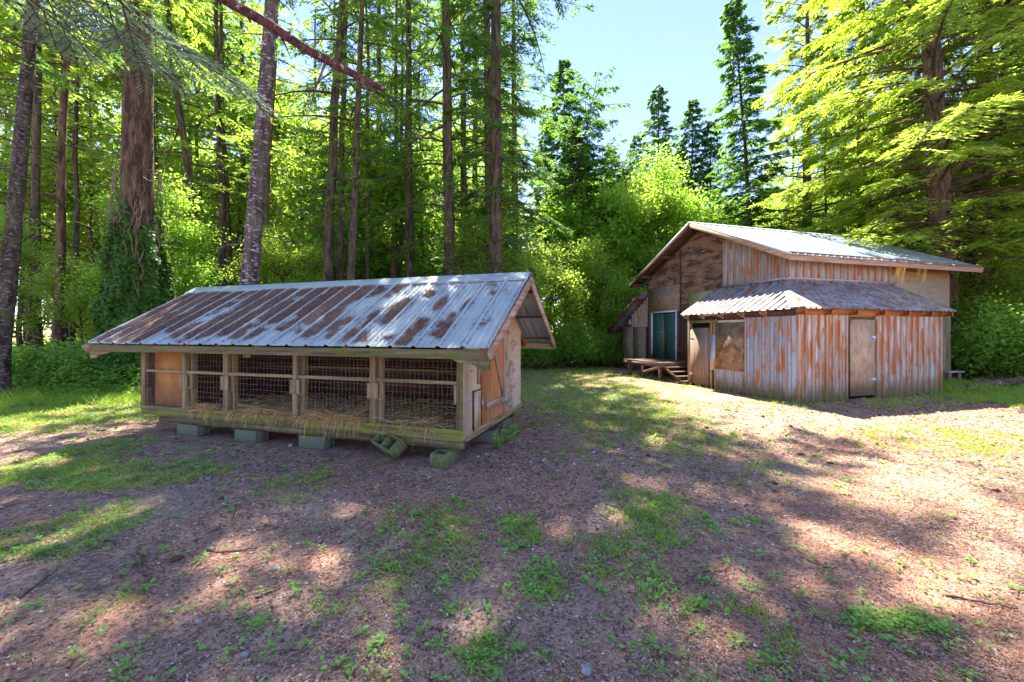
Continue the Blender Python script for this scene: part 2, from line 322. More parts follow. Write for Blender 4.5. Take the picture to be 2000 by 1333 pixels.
at = ground.data.attributes.new('straw', 'FLOAT', 'POINT'); at.data.foreach_set('value', st.ravel().astype(np.float32))  # carries the painted sun patches

# ------------------------------------------------------------------ chicken coop
CO = thing('chicken_coop', (-.546, 4.6, 0), math.radians(-17.76), 'low weathered chicken coop with wire mesh front and corrugated roof, raised on concrete blocks', 'chicken coop')
CL = 5.36; CD = 2.2; ZF = .27      # length (towards -x), depth, underside of floor
def P(name, m, f, parent=CO, label=None, **k):
    b = MB(); f(b); o = b.build(name, m, parent, **k)
    if label: o['label'] = label
    return o
P('skid_beam', W['mossyx'], lambda b: b.box(-CL+.35, -.02, .03, .13, .17, .262))
P('skid_beam', W['greyx'], lambda b: b.box(-CL+.2, -.05, CD-.2, CD-.1, .17, .262))
P('joist', W['darky'], lambda b: [b.box(x-.04, x+.04, .14, CD-.21, .18, .262) for x in np.linspace(-CL+.4, -.1, 8)])
P('floor', W['greyx'], lambda b: b.box(-CL+.03, -.03, .05, CD-.03, .355, .38))
P('sill_board', M_sill, lambda b: b.box(-CL, 0, 0, .045, .265, .345), bevel=.004)
P('sill_ledge', M_sill, lambda b: b.box(-CL, 0, -.012, .09, .347, .40), bevel=.004)
P('end_rim_board', W['greyy'], lambda b: b.box(-.02, .025, .047, CD, .262, .35), bevel=.003)
P('end_rim_board', W['greyy'], lambda b: b.box(-CL, -CL+.04, .047, CD, .262, .35))
def roofz(y): return 1.345+(.92/1.5)*(y+.35) if y <= 1.15 else 1.345+(.92/1.5)*(2.65-y)
EZ = 1.22      # underside of roof structure at front wall
for i, s in enumerate([.045, 1.205, 2.4, 3.63, 4.44, 5.315]):
    wd = .075 if 0 < i < 5 else .08
    P('post', W['greyz'] if i else W['mossyz'], lambda b: b.box(-s-wd/2, -s+wd/2, .0, .07, .402, 1.34), bevel=.003)
    if 0 < i < 5:   # doubled backing post with scab blocks
        P('post', W['greyz'], lambda b: b.box(-s-.01, -s+.08, .075, .15, .402, 1.34), bevel=.003)
        P('rail_block', W['greyz'], lambda b: (b.box(-s-.07, -s+.085, -.012, -.001, .70, .89), b.box(-s+.045, -s+.125, .028, .074, .68, .905)), bevel=.003)
P('rail_block', W['greyz'], lambda b: b.box(-.125, -.09, .01, .05, .68, .90))
P('rail_block', W['darkz'], lambda b: b.box(-CL+.09, -CL+.13, .01, .06, .68, .90))
PX = [.045, 1.205, 2.4, 3.63, 4.44, 5.315]
for i in range(5):
    a, c = -PX[i+1]+.04, -PX[i]-.04
    P('rail', W['greyx'], lambda b: b.box(a, c, .012, .05, .905, .945), bevel=.003)
    def wires(b):
        n = int((c-a)/.058)
        for k in range(n+1):
            x = a+(c-a)*k/n; zz = np.linspace(.38, 1.3, 14); ph = U(0, 6)
            b.tube(np.stack([x+.004*np.sin(zz*17+ph)+U(-.003, .003, 14), np.full(14, .004)+.002*np.sin(zz*9), zz], -1), .0012, 4, False)
        for z in np.arange(.43, 1.3, .074):
            xx = np.linspace(a-.03, c+.03, 22); b.tube(np.stack([xx, np.full(22, -.0015), z+.004*np.sin(xx*9+z*40)], -1), .0012, 4, False)
    P('wire_mesh', M_wire, wires)
P('side_panel', M_osb_or, lambda b: b.box(-5.2, -4.49, .09, .11, .402, 1.36), label='orange plywood panel behind the leftmost mesh bay')
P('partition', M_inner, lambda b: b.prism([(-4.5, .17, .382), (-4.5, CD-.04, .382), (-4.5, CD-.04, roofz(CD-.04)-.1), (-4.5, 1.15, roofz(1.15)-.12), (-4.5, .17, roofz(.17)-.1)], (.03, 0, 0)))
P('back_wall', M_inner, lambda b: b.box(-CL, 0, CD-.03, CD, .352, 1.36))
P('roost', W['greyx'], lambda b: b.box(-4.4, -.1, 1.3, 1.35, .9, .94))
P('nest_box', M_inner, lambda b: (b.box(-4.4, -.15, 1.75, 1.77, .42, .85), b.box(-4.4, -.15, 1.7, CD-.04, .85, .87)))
P('note_card', M_yel, lambda b: b.box(-3.5, -3.36, .163, .168, 1.14, 1.22))
# left end wall (gable polygon)
P('end_wall', W['greyz'], lambda b: b.prism([(-CL, .0, .352), (-CL, CD, .352), (-CL, CD, roofz(CD)-.07), (-CL, 1.15, roofz(1.15)-.07), (-CL, 0, roofz(0)-.07)], (.02, 0, 0)))
# right end wall in pieces: corner ply, door opening, rear ply, gable ply
P('corner_panel', M_ply, lambda b: b.prism([(-.002, .0, .30), (-.002, .46, .335), (-.002, .46, roofz(.46)-.09), (-.002, 0, roofz(0)-.09)], (.018, 0, 0)))
P('hatch', M_ply, lambda b: b.box(.018, .03, .23, .45, .36, .80))
P('hatch_frame', W['darkz'], lambda b: (b.box(.018, .036, .215, .228, .34, .82), b.box(.018, .036, .23, .45, .802, .812)))
P('rear_panel', M_ply, lambda b: b.prism([(.0, 1.33, .352), (.0, CD, .352), (.0, CD, roofz(CD)-.09), (.0, 1.33, roofz(1.33)-.12)], (.018, 0, 0)))
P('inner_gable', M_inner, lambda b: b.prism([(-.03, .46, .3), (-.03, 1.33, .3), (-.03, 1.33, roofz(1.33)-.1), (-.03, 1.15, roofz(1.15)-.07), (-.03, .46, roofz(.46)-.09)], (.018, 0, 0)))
P('trim_board', W['palez'], lambda b: b.box(.019, .045, 1.29, 1.35, .34, 1.98), bevel=.003)
dr = P('door', M_dooror, lambda b: b.prism([(.01, .475, .36), (.01, 1.28, .36), (.01, 1.28, 1.90), (.01, .475, 1.62)], (.025, 0, 0)), label='orange plywood door with a diagonal brace')
P('brace', W['palez'], lambda b: b.beam((.048, .70, 1.62), (.048, 1.24, .62), .07, .022, (1, 0, 0)), dr)
P('brace', W['paley'], lambda b: b.box(.037, .058, .60, 1.28, .52, .61), dr)
P('bolt_latch', M_steel, lambda b: (b.box(.037, .047, .50, .68, 1.09, 1.18), b.tube([(.058, .44, 1.135), (.058, .70, 1.135)], .01, 6), b.box(.047, .068, .52, .545, 1.11, 1.16), b.box(.047, .068, .63, .655, 1.11, 1.16), b.tube([(.06, .6, 1.135), (.08, .6, 1.10)], .007, 6)), dr)
P('hinge', M_steel, lambda b: (b.box(.059, .064, 1.18, 1.29, .53, .57), b.tube([(.066, 1.285, .5), (.066, 1.285, .60)], .008, 6)), dr)
P('hinge', M_steel, lambda b: b.tube([(.045, .468, .55), (.045, .468, .70)], .008, 6), dr)
P('latch_block', W['greyz'], lambda b: (b.box(.018, .05, .35, .385, .88, 1.25), b.box(.018, .045, .39, .455, .98, 1.2)))
# roof
RL0, RL1 = -CL-.48, .458
def ribbed(b, o, eu, ev, L, Wd, sp, prof, th=.002, wob=0):
    """sheet: profile (list of (pos in period, height)) repeated along eu, extruded along ev, height along normal"""
    o, eu, ev = (np.array(v, float) for v in (o, eu, ev)); n = np.cross(eu, ev); n /= np.linalg.norm(n)
    if n[2] < 0: n = -n
    pts = []
    k = 0
    while k*sp < L:
        for p_, h_ in prof:
            if k*sp+p_ <= L: pts.append((k*sp+p_, h_))
        k += 1
    pts.append((L, 0)); S = np.array(pts); m = 6
    rows = []
    for j in range(m+1):
        t = Wd*j/m
        rows.append(o+S[:, :1]*eu+t*ev+S[:, 1:]*n+ (wob*np.sin(S[:, :1]*3+t*4)*n if wob else 0))
    V = np.stack(rows, 0); q = V.shape[1]
    top = V.reshape(-1, 3); bot = top-n*th
    i = np.arange(m)[:, None]*q; j = np.arange(q-1)[None]
    F = np.stack([i+j, i+j+1, i+q+j+1, i+q+j], -1).reshape(-1, 4)
    b.add(top, F); b.add(bot, F[:, ::-1])
    return b
cs_, sn_ = 1.5/math.hypot(1.5, .92), .92/math.hypot(1.5, .92); RW = math.hypot(1.5, .92)
PR = [(0, 0), (.02, .022), (.042, .022), (.062, 0), (.13, 0), (.135, .005), (.142, 0), (.205, 0), (.21, .005), (.217, 0)]
rf = P('metal_roof', M_galv, lambda b: ribbed(b, (RL0, -.40, 1.345), (1, 0, 0), (0, cs_, sn_), RL1-RL0, RW+.03, .285, PR, wob=.002))
P('metal_roof', M_galv, lambda b: ribbed(b, (RL0, 2.70, 1.345), (1, 0, 0), (0, -cs_, sn_), RL1-RL0, RW+.03, .285, PR))
P('ridge_cap', M_galv, lambda b: (b.add([(RL0-.02, .97, 2.215), (RL1+.02, .97, 2.215), (RL1+.02, 1.15, 2.325), (RL0-.02, 1.15, 2.325), (RL0-.02, 1.33, 2.215), (RL1+.02, 1.33, 2.215)], [(0, 1, 2, 3), (3, 2, 5, 4)]),
    b.box(RL0-.02, RL1+.02, .962, .975, 2.195, 2.212)), rf)
# roof frame: fascia, rafters, purlins, rakes
fa = P('fascia', W['mossyx'], lambda b: b.box(RL0+.01, RL1, -.375, -.335, 1.225, 1.325), bevel=.004)
P('fascia', W['greyx'], lambda b: b.box(RL0+.01, RL1, 2.64, 2.68, 1.225, 1.325))
def bracket(b, x0, x1, f):      # scalloped corner bracket under the fascia ends
    xs_ = np.linspace(0, 1, 13); zz = 1.225-.10*np.clip(1.15*(1-xs_)**1.0+.12*np.sin(xs_*9.5), 0, 1)
    X_ = x0+(x1-x0)*xs_
    for i in range(12): b.prism([(X_[i], -.37, 1.224), (X_[i+1], -.37, 1.224), (X_[i+1], -.37, zz[i+1]), (X_[i], -.37, zz[i])], (0, .03, 0))
P('bracket', W['mossyx'], lambda b: bracket(b, RL1-.005, RL1-.42, 1))
P('bracket', W['greyx'], lambda b: bracket(b, RL0+.015, RL0+.45, 1))
for x in (RL1+.015, RL0-.012):
    P('rake_board', W['paley'], lambda b: b.beam((x, -.42, 1.325-.07), (x, 1.15, 2.325-.115), .025, .11))
    P('rake_board', W['paley'], lambda b: b.beam((x, 2.72, 1.325-.07), (x, 1.15, 2.325-.115), .025, .11))
for x in list(np.linspace(-CL+.03, -.03, 9)):
    P('rafter', W['orangey'], lambda b: (b.beam((x, -.33, 1.29), (x, 1.14, 2.19), .04, .07), b.beam((x, 2.63, 1.29), (x, 1.16, 2.19), .04, .07)))
P('purlin', W['darkx'], lambda b: [b.beam((RL0+.02, y, roofz(y)-.032), (RL1-.01, y, roofz(y)-.032), .07, .03) for y in (-.2, .35, .9, 1.4, 1.95, 2.5)])
# cinder blocks (each a thing of its own)
cof = CO.rotation_euler.z; cr, sr = math.cos(cof), math.sin(cof)
def cw(x, y): return (-.546+x*cr-y*sr, 4.6+x*sr+y*cr)
def blockmesh(b):       # 0.40 x 0.2 x 0.17 block with two cores, lying on its side
    L_, D_, H_ = .40, .20, .165; t = .03
    b.box(-L_/2, L_/2, 0, t, 0, H_); b.box(-L_/2, L_/2, D_-t, D_, 0, H_)
    for x in (-L_/2, -t/2, L_/2-t): b.box(x, x+t, t, D_-t, 0, H_)
    b.box(-L_/2+t, L_/2-t, t, D_-t, 0, .05)
def cblock(x, y, rz, m, label, tilt=(0, 0), z=0):
    b = MB(); blockmesh(b); o = b.build('cinder_block', m, bevel=.006); X_, Y_ = cw(x, y)
    o.location = (X_, Y_, z); o.rotation_euler = (tilt[0], tilt[1], cof+rz); tag(o, label, 'concrete block', 'concrete blocks under the coop')
cblock(-.13, .02, math.pi/2+.05, M_concm, 'mossy green concrete block under the near right corner of the coop')
cblock(-2.15, .02, .05, M_conc, 'grey concrete block in the middle of the coop front, with straw hanging just above it')
cblock(-3.26, .0, -.03, M_conc, 'grey concrete block second from the left under the coop front')
cblock(-4.37, .0, .02, M_conc, 'grey concrete block farthest left under the coop front')
cblock(-.98, -.03, -.4, M_concm, 'mossy concrete block lying tilted with its hollow core showing under the coop front', (.75, .15), .05)
cblock(-.13, 1.95, math.pi/2, M_conc, 'concrete block under the far right corner of the coop')
cblock(-.2, .98, 0, M_conc, 'dark concrete block behind the leafy sprigs under the coop door')
for bx_ in ((-.2, -.05, 1.92, 2.1, .16, .262), (-.14, -.03, 1.0, 1.1, .15, .262), (-.09, -.01, .14, .2, .15, .25)): P('support_post', W['darkz'], lambda b: b.box(*bx_))
for s in (4.35, 3.26, 2.15): P('support_post', W['mossyx'], lambda b: b.box(-s-.1, -s+.12, .05, .14, .164, .171))

# fallen needles lying on the coop roof
def roofdens(x, y):     # local coop coordinates
    fr = ((x-RL0) % .285); inv = ((fr > .062) & (fr < .285)).astype(float)
    t = (y+.35)/1.5; u_ = (x-RL0)/(RL1-RL0)
    n = fbm(x*1.0, y*1.4, 1.4, 21); n2 = fbm(x, y, 5, 30)
    bias = np.interp(u_, [0, .3, .55, .72, .85, 1], [.62, .66, .56, .44, .33, .24])+(t-.55)*.25*(u_ < .7)-np.clip((.14-t)*3, 0, 1)*.4
    bias = bias-(np.abs(fr-.17)/.11)**3*.06
    d = bias+(n-.5)*1.1+(n2-.5)*.75-.40
    for ex, ey, rx, ry in [(-1.05, .35, .14, .33), (-1.3, .1, .07, .18), (-.52, .45, .07, .2), (-.12, .4, .06, .2), (-.22, .15, .05, .1), (-1.95, -.05, .12, .18), (-2.4, .1, .06, .1)]:
        d = np.maximum(d, .22-((x-ex)/rx)**2*.25-((y-ey)/ry)**2*.25+(n2-.5)*.3)
    return d*inv
gx = np.arange(RL0+.01, RL1-.02, .014); gy = np.arange(-.38, .95, .016); GX, GY = np.meshgrid(gx, gy)
GD = roofdens(GX, GY); zr = 1.345+(.92/1.5)*(GY+.4)
GZ = zr+.004+np.clip(GD, -.05, .25)*.09+(vn(GX, GY, 60, 3)-.5)*.008*(GD > 0)
ii = np.arange(GX.size).reshape(GX.shape)
keep = (GD[:-1, :-1] > 0) & (GD[1:, 1:] > 0) & (GD[:-1, 1:] > 0) & (GD[1:, :-1] > 0)
F = np.stack([ii[:-1, :-1], ii[:-1, 1:], ii[1:, 1:], ii[1:, :-1]], -1)[keep]
mb = MB(); mb.add(np.stack([GX, GY, GZ], -1).reshape(-1, 3), F)
n = 130000; qx = U(RL0, RL1, n); qy = U(-.38, .95, n); k = roofdens(qx, qy) > U(-.16, .05, n)*U(.3, 1, n); qx, qy = qx[k], qy[k]; n = len(qx)
an = U(0, 6.28, n); D = np.stack([np.cos(an), np.sin(an), np.sin(an)*.61+U(-.4, .4, n)], -1)
mb.leaves(np.stack([qx, qy, 1.345+(.92/1.5)*(qy+.4)+.008+U(0, .012, n)+np.clip(roofdens(qx, qy), 0, .25)*.09], -1), D, np.stack([U(-.5, .5, n), U(-.9, .3, n), np.ones(n)], -1), U(.018, .04, n), U(.004, .008, n))
M_needle = mat('brown needles', (.27, .15, .105), [dict(c=(.11, .06, .05), s=55, lo=.42, hi=.6), dict(c=(.5, .32, .2), k='island', lo=.5, hi=1, f=.7), dict(c=(.38, .25, .16), s=12, lo=.55, hi=.7, f=.6)], bump=dict(s=90, st=1, dd=.01))
o = mb.build('roof_needles', M_needle); o.location = CO.location; o.rotation_euler = CO.rotation_euler
tag(o, 'brown fallen fir needles lying in the channels of the coop roof', 'fallen needles', kind='stuff')
# straw
M_straw = mat('straw', (.92, .6, .22), [dict(c=(.38, .24, .09), k='island', lo=.2, hi=.9), dict(c=(.62, .48, .24), k='island', lo=.75, hi=1, f=.5)], rough=.7, trans=((.5, .36, .12), .15))
mb = MB()
def strand(p, d, l, sag, wd):
    p = np.array(p, float); d = np.array(d, float); d /= np.linalg.norm(d); q = [p+d*l*t-np.array([0, 0, 1])*sag*t*t for t in (0, .35, .7, 1)]
    s_ = np.cross(d, (0, 0, 1)); s_ /= np.linalg.norm(s_)+1e-6; up = np.cross(s_, d)
    s_ = s_*math.cos(p[0]*50)+up*math.sin(p[0]*50)
    V = []
    for c_ in q: V += [c_-s_*wd/2, c_+s_*wd/2]
    mb.add(V, [(0, 1, 3, 2), (2, 3, 5, 4), (4, 5, 7, 6)])
for c0, c1, nn in ((-4.4, -3.72, 200), (-3.56, -2.5, 420), (-2.33, -1.3, 560), (-1.15, -.35, 110)):
    for _ in range(nn):
        x = U(c0, c1); e_ = min(1, min(x-c0, c1-x)/.15)*(.7 if c0 > -1.2 else 1)
        if U(0, 1) < .62: strand((x, U(-.03, .1), .405+U(0, .075)*e_), (U(-1, 1), U(-.6, .3), U(-.15, .25)), U(.08, .25), U(0, .06), U(.003, .0055))
        else: strand((x, U(-.02, .03), .41+U(0, .05)*e_), (U(-.6, .6), -1, U(-.2, .5)), U(.05, .13), U(.05, .3)*U(.3, 1), U(.003, .005))
for _ in range(2600):
    strand((U(-4.4, -.1), U(.1, 1.7), .385+U(0, .03)), (U(-1, 1), U(-1, 1), U(-.1, .15)), U(.08, .2), 0, .006)
o = mb.build('straw', M_straw); o.location = CO.location; o.rotation_euler = CO.rotation_euler
tag(o, 'loose golden straw spilling over the sill of the coop front', 'straw', kind='stuff')

# ------------------------------------------------------------------ barn
BO = thing('barn', (6.03, 8.7, 0), math.radians(16.5), 'patched wooden barn with rusty metal siding, pale metal gable roof and a green double door', 'barn')
def Q(name, m, f, parent=BO, label=None, **k): return P(name, m, f, parent, label, **k)
GA, GB = 1.0, 1.07            # main walls stand back from the lean-to corner by these
PK = 3.87; YL = 6.62; XE = 7.12  # ridge y, far end of gable wall, far end of side wall
EH, PH = 3.33, 4.88           # eave and peak heights at roof edge (top)
slope = (PH-EH)/(PK-(GB-.46))
def rz(y): return PH-slope*abs(y-PK)
# gable wall: dark sheathing, lighter band near the doors, vertical siding toward the corner
Q('gable_wall', M_osb, lambda b: b.prism([(GA, 2.98, 2.2), (GA, YL, 2.2), (GA, YL, rz(YL)-.12), (GA, PK, rz(PK)-.12), (GA, 2.98, rz(2.98)-.12)], (.04, 0, 0)))
Q('gable_wall', M_osb, lambda b: (b.box(GA, GA+.04, GB, 5.0, 0, 2.198), b.box(GA, GA+.04, 6.4, YL, 0, 2.198), b.box(GA, GA+.04, 5.0, 6.4, 0, .5)))
Q('sheathing_panel', M_osb2, lambda b: b.box(GA-.018, GA-.002, 4.86, YL, 2.24, 3.12), label='lighter sheathing panel above the green door')
Q('gable_batten', W['darkz'], lambda b: [b.box(GA-.03, GA-.002, y, y+.045, 2.22, rz(y)-.2) for y in (4.81,)])
for bx_ in ((GA-.02, GA-.002, 4.5, 4.88, .0, 2.22), (GA-.02, GA-.002, 6.5, 6.62, 0, 2.22), (GA-.035, GA-.021, 4.62, 4.7, 0, 2.2)): Q('corner_board', W['darkz'], lambda b: b.box(*bx_))
Q('yellow_board', M_yel, lambda b: b.box(GA-.02, GA-.003, 3.35, 4.42, 2.2, 2.76), label='pale yellow green board patched into the gable wall')
SP = [(0, 0), (.008, .06), (.04, .06), (.048, 0), (.115, 0), (.12, .008), (.135, .008), (.14, 0)]
def wallribs(b, x0, y0, x1, y1, z0, z1, sp=.2, prof=SP, out=(0, 0), ztop=None):
    """vertical ribbed sheet from (x0,y0) to (x1,y1)"""
    d = np.array([x1-x0, y1-y0]); L_ = np.linalg.norm(d); d /= L_; n_ = np.array(out, float); pts = []
    k_ = 0
    while k_*sp < L_:
        jit = 0
        for p_, h_ in prof:
            if k_*sp+p_ <= L_: pts.append((k_*sp+p_, h_))
        k_ += 1
    pts.append((L_, 0)); S = np.array(pts)
    def row(z, th): return np.array([[x0+d[0]*s_+n_[0]*(h_+th), y0+d[1]*s_+n_[1]*(h_+th), (z if not callable(z) else z(x0+d[0]*s_, y0+d[1]*s_))] for s_, h_ in S])
    q = len(S)
    for th in (0, .003):
        V = np.vstack([row(z0, th), row(z1, th)]); j = np.arange(q-1)
        b.add(V, np.stack([j, j+1, j+1+q, j+q], -1))
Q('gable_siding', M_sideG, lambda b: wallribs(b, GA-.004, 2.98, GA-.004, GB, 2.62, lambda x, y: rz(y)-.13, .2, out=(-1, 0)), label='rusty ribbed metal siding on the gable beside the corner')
Q('gable_siding_backing', M_osb, lambda b: b.prism([(GA+.002, GB, 2.2), (GA+.002, 2.979, 2.2), (GA+.002, 2.979, rz(2.98)-.13), (GA+.002, GB, rz(GB)-.13)], (.03, 0, 0)))
Q('corner_trim', W['palez'], lambda b: (b.box(GA-.03, GA+.04, GB-.035, GB-.004, 2.7, 3.2)))
# side wall
Q('side_wall', M_side, lambda b: b.box(GA+.042, XE, GB, GB+.04, 0, 3.38), label='side wall of weathered plywood, yellow under the eave')
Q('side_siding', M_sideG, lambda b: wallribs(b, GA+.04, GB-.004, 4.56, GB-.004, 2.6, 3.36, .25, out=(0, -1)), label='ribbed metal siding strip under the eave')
Q('lower_board', W['greyz'], lambda b: b.box(4.68, XE+.01, GB-.02, GB-.002, 0, 1.98))
Q('side_trim', W['darkz'], lambda b: b.box(XE, XE+.03, GB-.01, GB+.05, 0, 3.4))
Q('rear_wall', M_side, lambda b: b.prism([(XE-.04, GB+.05, 0), (XE-.04, YL, 0), (XE-.04, YL, rz(YL)-.12), (XE-.04, PK, rz(PK)-.12), (XE-.04, GB+.05, rz(GB+.05)-.12)], (.04, 0, 0)))
Q('far_wall', M_side, lambda b: b.box(GA+.05, XE-.05, YL-.04, YL, 0, rz(YL)-.12))
# main roof
x0, x1 = GA-.44, XE+.48; ye0, ye1 = GB-.46, 2*PK-(GB-.46)
nl = math.hypot(1, slope)
RP = [(0, 0), (.012, .018), (.03, .018), (.042, 0), (.12, 0), (.125, .004), (.132, 0)]
mr = Q('main_roof', M_barnroof, lambda b: ribbed(b, (x0, ye0-.05, EH-.05*slope), (1, 0, 0), (0, 1/nl, slope/nl), x1-x0, (PK-ye0+.05)*nl, .23, RP, th=.004))
Q('main_roof', M_barnroof, lambda b: ribbed(b, (x0, ye1+.05, EH-.05*slope), (1, 0, 0), (0, -1/nl, slope/nl), x1-x0, (PK-ye0+.05)*nl, .23, RP, th=.004))
Q('ridge_cap', M_flash, lambda b: b.add([(x0-.01, PK-.15, PH-.15*slope+.022), (x1, PK-.15, PH-.15*slope+.022), (x1, PK, PH+.03), (x0-.01, PK, PH+.03), (x0-.01, PK+.15, PH-.15*slope+.022), (x1, PK+.15, PH-.15*slope+.022)], [(0, 1, 2, 3), (3, 2, 5, 4)]), mr)
Q('eave_fascia', W['palex'], lambda b: b.box(x0+.002, x1, ye0-.01, ye0+.025, EH-.155, EH-.012), bevel=.003)
Q('rake_fascia', W['paley'], lambda b: b.beam((x0-.014, ye0-.01, EH-.08), (x0-.014, PK, PH-.08), .03, .13))
Q('rake_fascia', W['darky'], lambda b: b.beam((x0-.014, ye1+.01, EH-.08), (x0-.014, PK, PH-.08), .03, .13))
Q('rake_flashing', M_flash, lambda b: (b.beam((x0-.035, ye0-.05, EH-.03), (x0-.035, PK, PH+.0), .012, .045), b.beam((x0-.035, ye1+.05, EH-.03), (x0-.035, PK, PH), .012, .045)))
Q('rake_fascia', W['paley'], lambda b: (b.beam((x1+.014, ye0, EH-.08), (x1+.014, PK, PH-.08), .03, .13), b.beam((x1+.014, ye1, EH-.08), (x1+.014, PK, PH-.08), .03, .13)))
Q('soffit', W['darky'], lambda b: (b.beam((GA-.22, ye0+.02, rz(ye0+.02)-.05), (GA-.22, PK, PH-.05), .42, .016), b.beam((GA-.22, ye1-.02, rz(ye1-.02)-.05), (GA-.22, PK, PH-.05), .42, .016)))
Q('side_soffit', W['orangex'], lambda b: b.beam((x0+.05, (ye0+GB)/2, rz((ye0+GB)/2)-.06), (x1-.02, (ye0+GB)/2, rz((ye0+GB)/2)-.06), .40, .015))
for y in (PK, 2.6, 1.3, 5.3, 6.4, 6.95):
    Q('lookout', W['darkx'], lambda b: b.box(x0+.01, GA-.003, y-.03, y+.03, rz(y)-.19, rz(y)-.068), bevel=.003)
# left lean-to shed
ZL1, ZL0 = 2.96, 1.75; YR = 8.55
def lz(y): return ZL1+.06-(y-6.62)*(ZL1-ZL0)/(8.62-6.62)
Q('shed_wall', W['darkz'], lambda b: b.prism([(GA+.1, YL+.002, 1.72), (GA+.1, 8.6, 1.72), (GA+.1, 8.6, lz(8.6)-.08), (GA+.1, YL+.002, lz(YL)-.08)], (.04, 0, 0)))
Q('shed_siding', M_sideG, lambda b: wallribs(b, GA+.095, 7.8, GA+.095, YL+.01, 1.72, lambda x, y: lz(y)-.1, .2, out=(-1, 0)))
Q('shed_panel', M_osb2, lambda b: b.box(GA+.09, GA+.12, 7.78, 8.6, .06, 1.715), label='left sheathing panel of the small shed')
Q('shed_panel', M_osb2, lambda b: b.box(GA+.08, GA+.11, 6.92, 7.765, .04, 1.71), label='right sheathing panel of the small shed')
Q('shed_panel', W['darkz'], lambda b: b.box(GA+.1, GA+.13, YL+.004, 6.91, 0, 1.719))
Q('shed_side_wall', M_osb, lambda b: b.box(GA+.14, 5.0, 8.56, 8.6, 0, 1.75))
swin = Q('shed_window', W['darkz'], lambda b: (b.box(GA+.07, GA+.093, 7.86, 8.3, 1.78, 1.815), b.box(GA+.07, GA+.093, 7.86, 7.895, 1.818, 2.12), b.box(GA+.07, GA+.093, 8.265, 8.3, 1.818, 2.08), b.box(GA+.07, GA+.093, 8.06, 8.085, 1.818, 2.1)))
Q('pane', M_glass, lambda b: b.box(GA+.082, GA+.09, 7.9, 8.26, 1.82, 2.06), swin)
Q('shed_roof', M_barnroof, lambda b: ribbed(b, (GA-.35, YL+.004, lz(YL)+.02), (1, 0, 0), (0, math.cos(math.atan2(1.21, 2)), -math.sin(math.atan2(1.21, 2))), 4.6, 2.72, .23, RP))
Q('shed_rake', W['darky'], lambda b: b.beam((GA-.36, YL+.004, lz(YL)-.05), (GA-.36, 8.98, lz(8.98)-.05), .03, .12))
Q('shed_fascia', W['darkx'], lambda b: b.box(GA-.33, 5, 8.93, 8.96, lz(8.95)-.13, lz(8.95)-.0))
for y in (7.0, 7.9, 8.7): Q('lookout', W['darkx'], lambda b: b.box(GA-.34, GA+.098, y-.03, y+.03, lz(y)-.16, lz(y)-.04))
# green double door
gd = Q('green_door', M_green, lambda b: (b.box(GA-.005, GA+.03, 5.72, 6.38, .56, 2.16), b.box(GA-.005, GA+.03, 5.05, 5.705, .56, 2.16)), label='green painted double door with white frame')
Q('door_frame', M_whitetrim, lambda b: (b.box(GA-.05, GA-.006, 5.0, 5.065, .5, 2.2), b.box(GA-.05, GA-.006, 6.34, 6.41, .72, 2.2), b.box(GA-.05, GA-.006, 5.0, 6.41, 2.202, 2.26)), gd)
Q('astragal', W['orangez'], lambda b: b.box(GA-.018, GA-.006, 5.70, 5.725, .58, 1.85), gd)
Q('door_knob', M_steel, lambda b: (b.tube([(GA-.006, 5.79, 1.38), (GA-.045, 5.79, 1.38), (GA-.06, 5.79, 1.38)], [.012, .014, .028], 8), b.tube([(GA-.006, 5.79, 1.5), (GA-.03, 5.79, 1.5)], .025, 8)), gd)
# lean-to in front of the corner: walls
LH = 1.9
Q('lean_frame', W['orangex'], lambda b: (b.box(.03, 4.64, .03, .07, 1.98-.13, 2.03), b.box(.03, 4.64, .055, .09, 1.9, 1.96)), label='fresh orange header beam under the awning')
Q('lean_frame', W['darky'], lambda b: b.box(.03, .07, .1, 3.2, 1.82, 1.98))
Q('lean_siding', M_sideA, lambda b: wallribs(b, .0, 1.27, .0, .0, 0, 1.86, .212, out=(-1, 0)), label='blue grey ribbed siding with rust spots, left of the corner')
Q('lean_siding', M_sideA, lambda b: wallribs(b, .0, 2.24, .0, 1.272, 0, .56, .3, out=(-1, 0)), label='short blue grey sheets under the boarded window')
Q('boarded_window', M_board, lambda b: b.box(-.03, -.004, 1.29, 2.22, .545, 1.76))
Q('window_trim', M_sideA, lambda b: b.box(-.02, -.002, 2.23, 2.43, .5, 1.45))
Q('jamb_post', W['greyz'], lambda b: (b.box(-.01, .05, 2.225, 2.29, 1.46, 1.86), b.box(-.01, .05, 2.37, 2.44, 0, 1.86)))
Q('jamb_post', W['orangez'], lambda b: b.box(-.012, .04, 2.38, 2.44, 1.46, 1.9))
Q('lean_interior_dark', M_black, lambda b: (b.box(.06, .08, .06, 3.2, 0, 1.84), b.box(.06, 4.6, .1, .12, 0, 1.84)))  # black sheets stand in for the unlit interior behind the gaps
gdoor = Q('plank_door', M_gdoor, lambda b: b.box(-.035, -.004, 2.46, 3.16, .06, 1.63), label='grey plank door at the left end of the lean-to')
Q('strap_hinge', M_steel, lambda b: b.prism([(-.04, 3.17, 1.36), (-.04, 3.17, 1.26), (-.04, 2.98, 1.305), (-.04, 2.98, 1.315)], (.004, 0, 0)), gdoor)
Q('strap_hinge', M_steel, lambda b: b.prism([(-.04, 3.17, .4), (-.04, 3.17, .3), (-.04, 2.98, .345), (-.04, 2.98, .355)], (.004, 0, 0)), gdoor)
Q('door_post', W['greyz'], lambda b: b.box(-.05, .04, 3.165, 3.25, 0, 1.86), bevel=.003)
Q('lean_end_wall', M_osb, lambda b: b.box(.05, GA-.04, 3.2, 3.24, 0, 1.9))
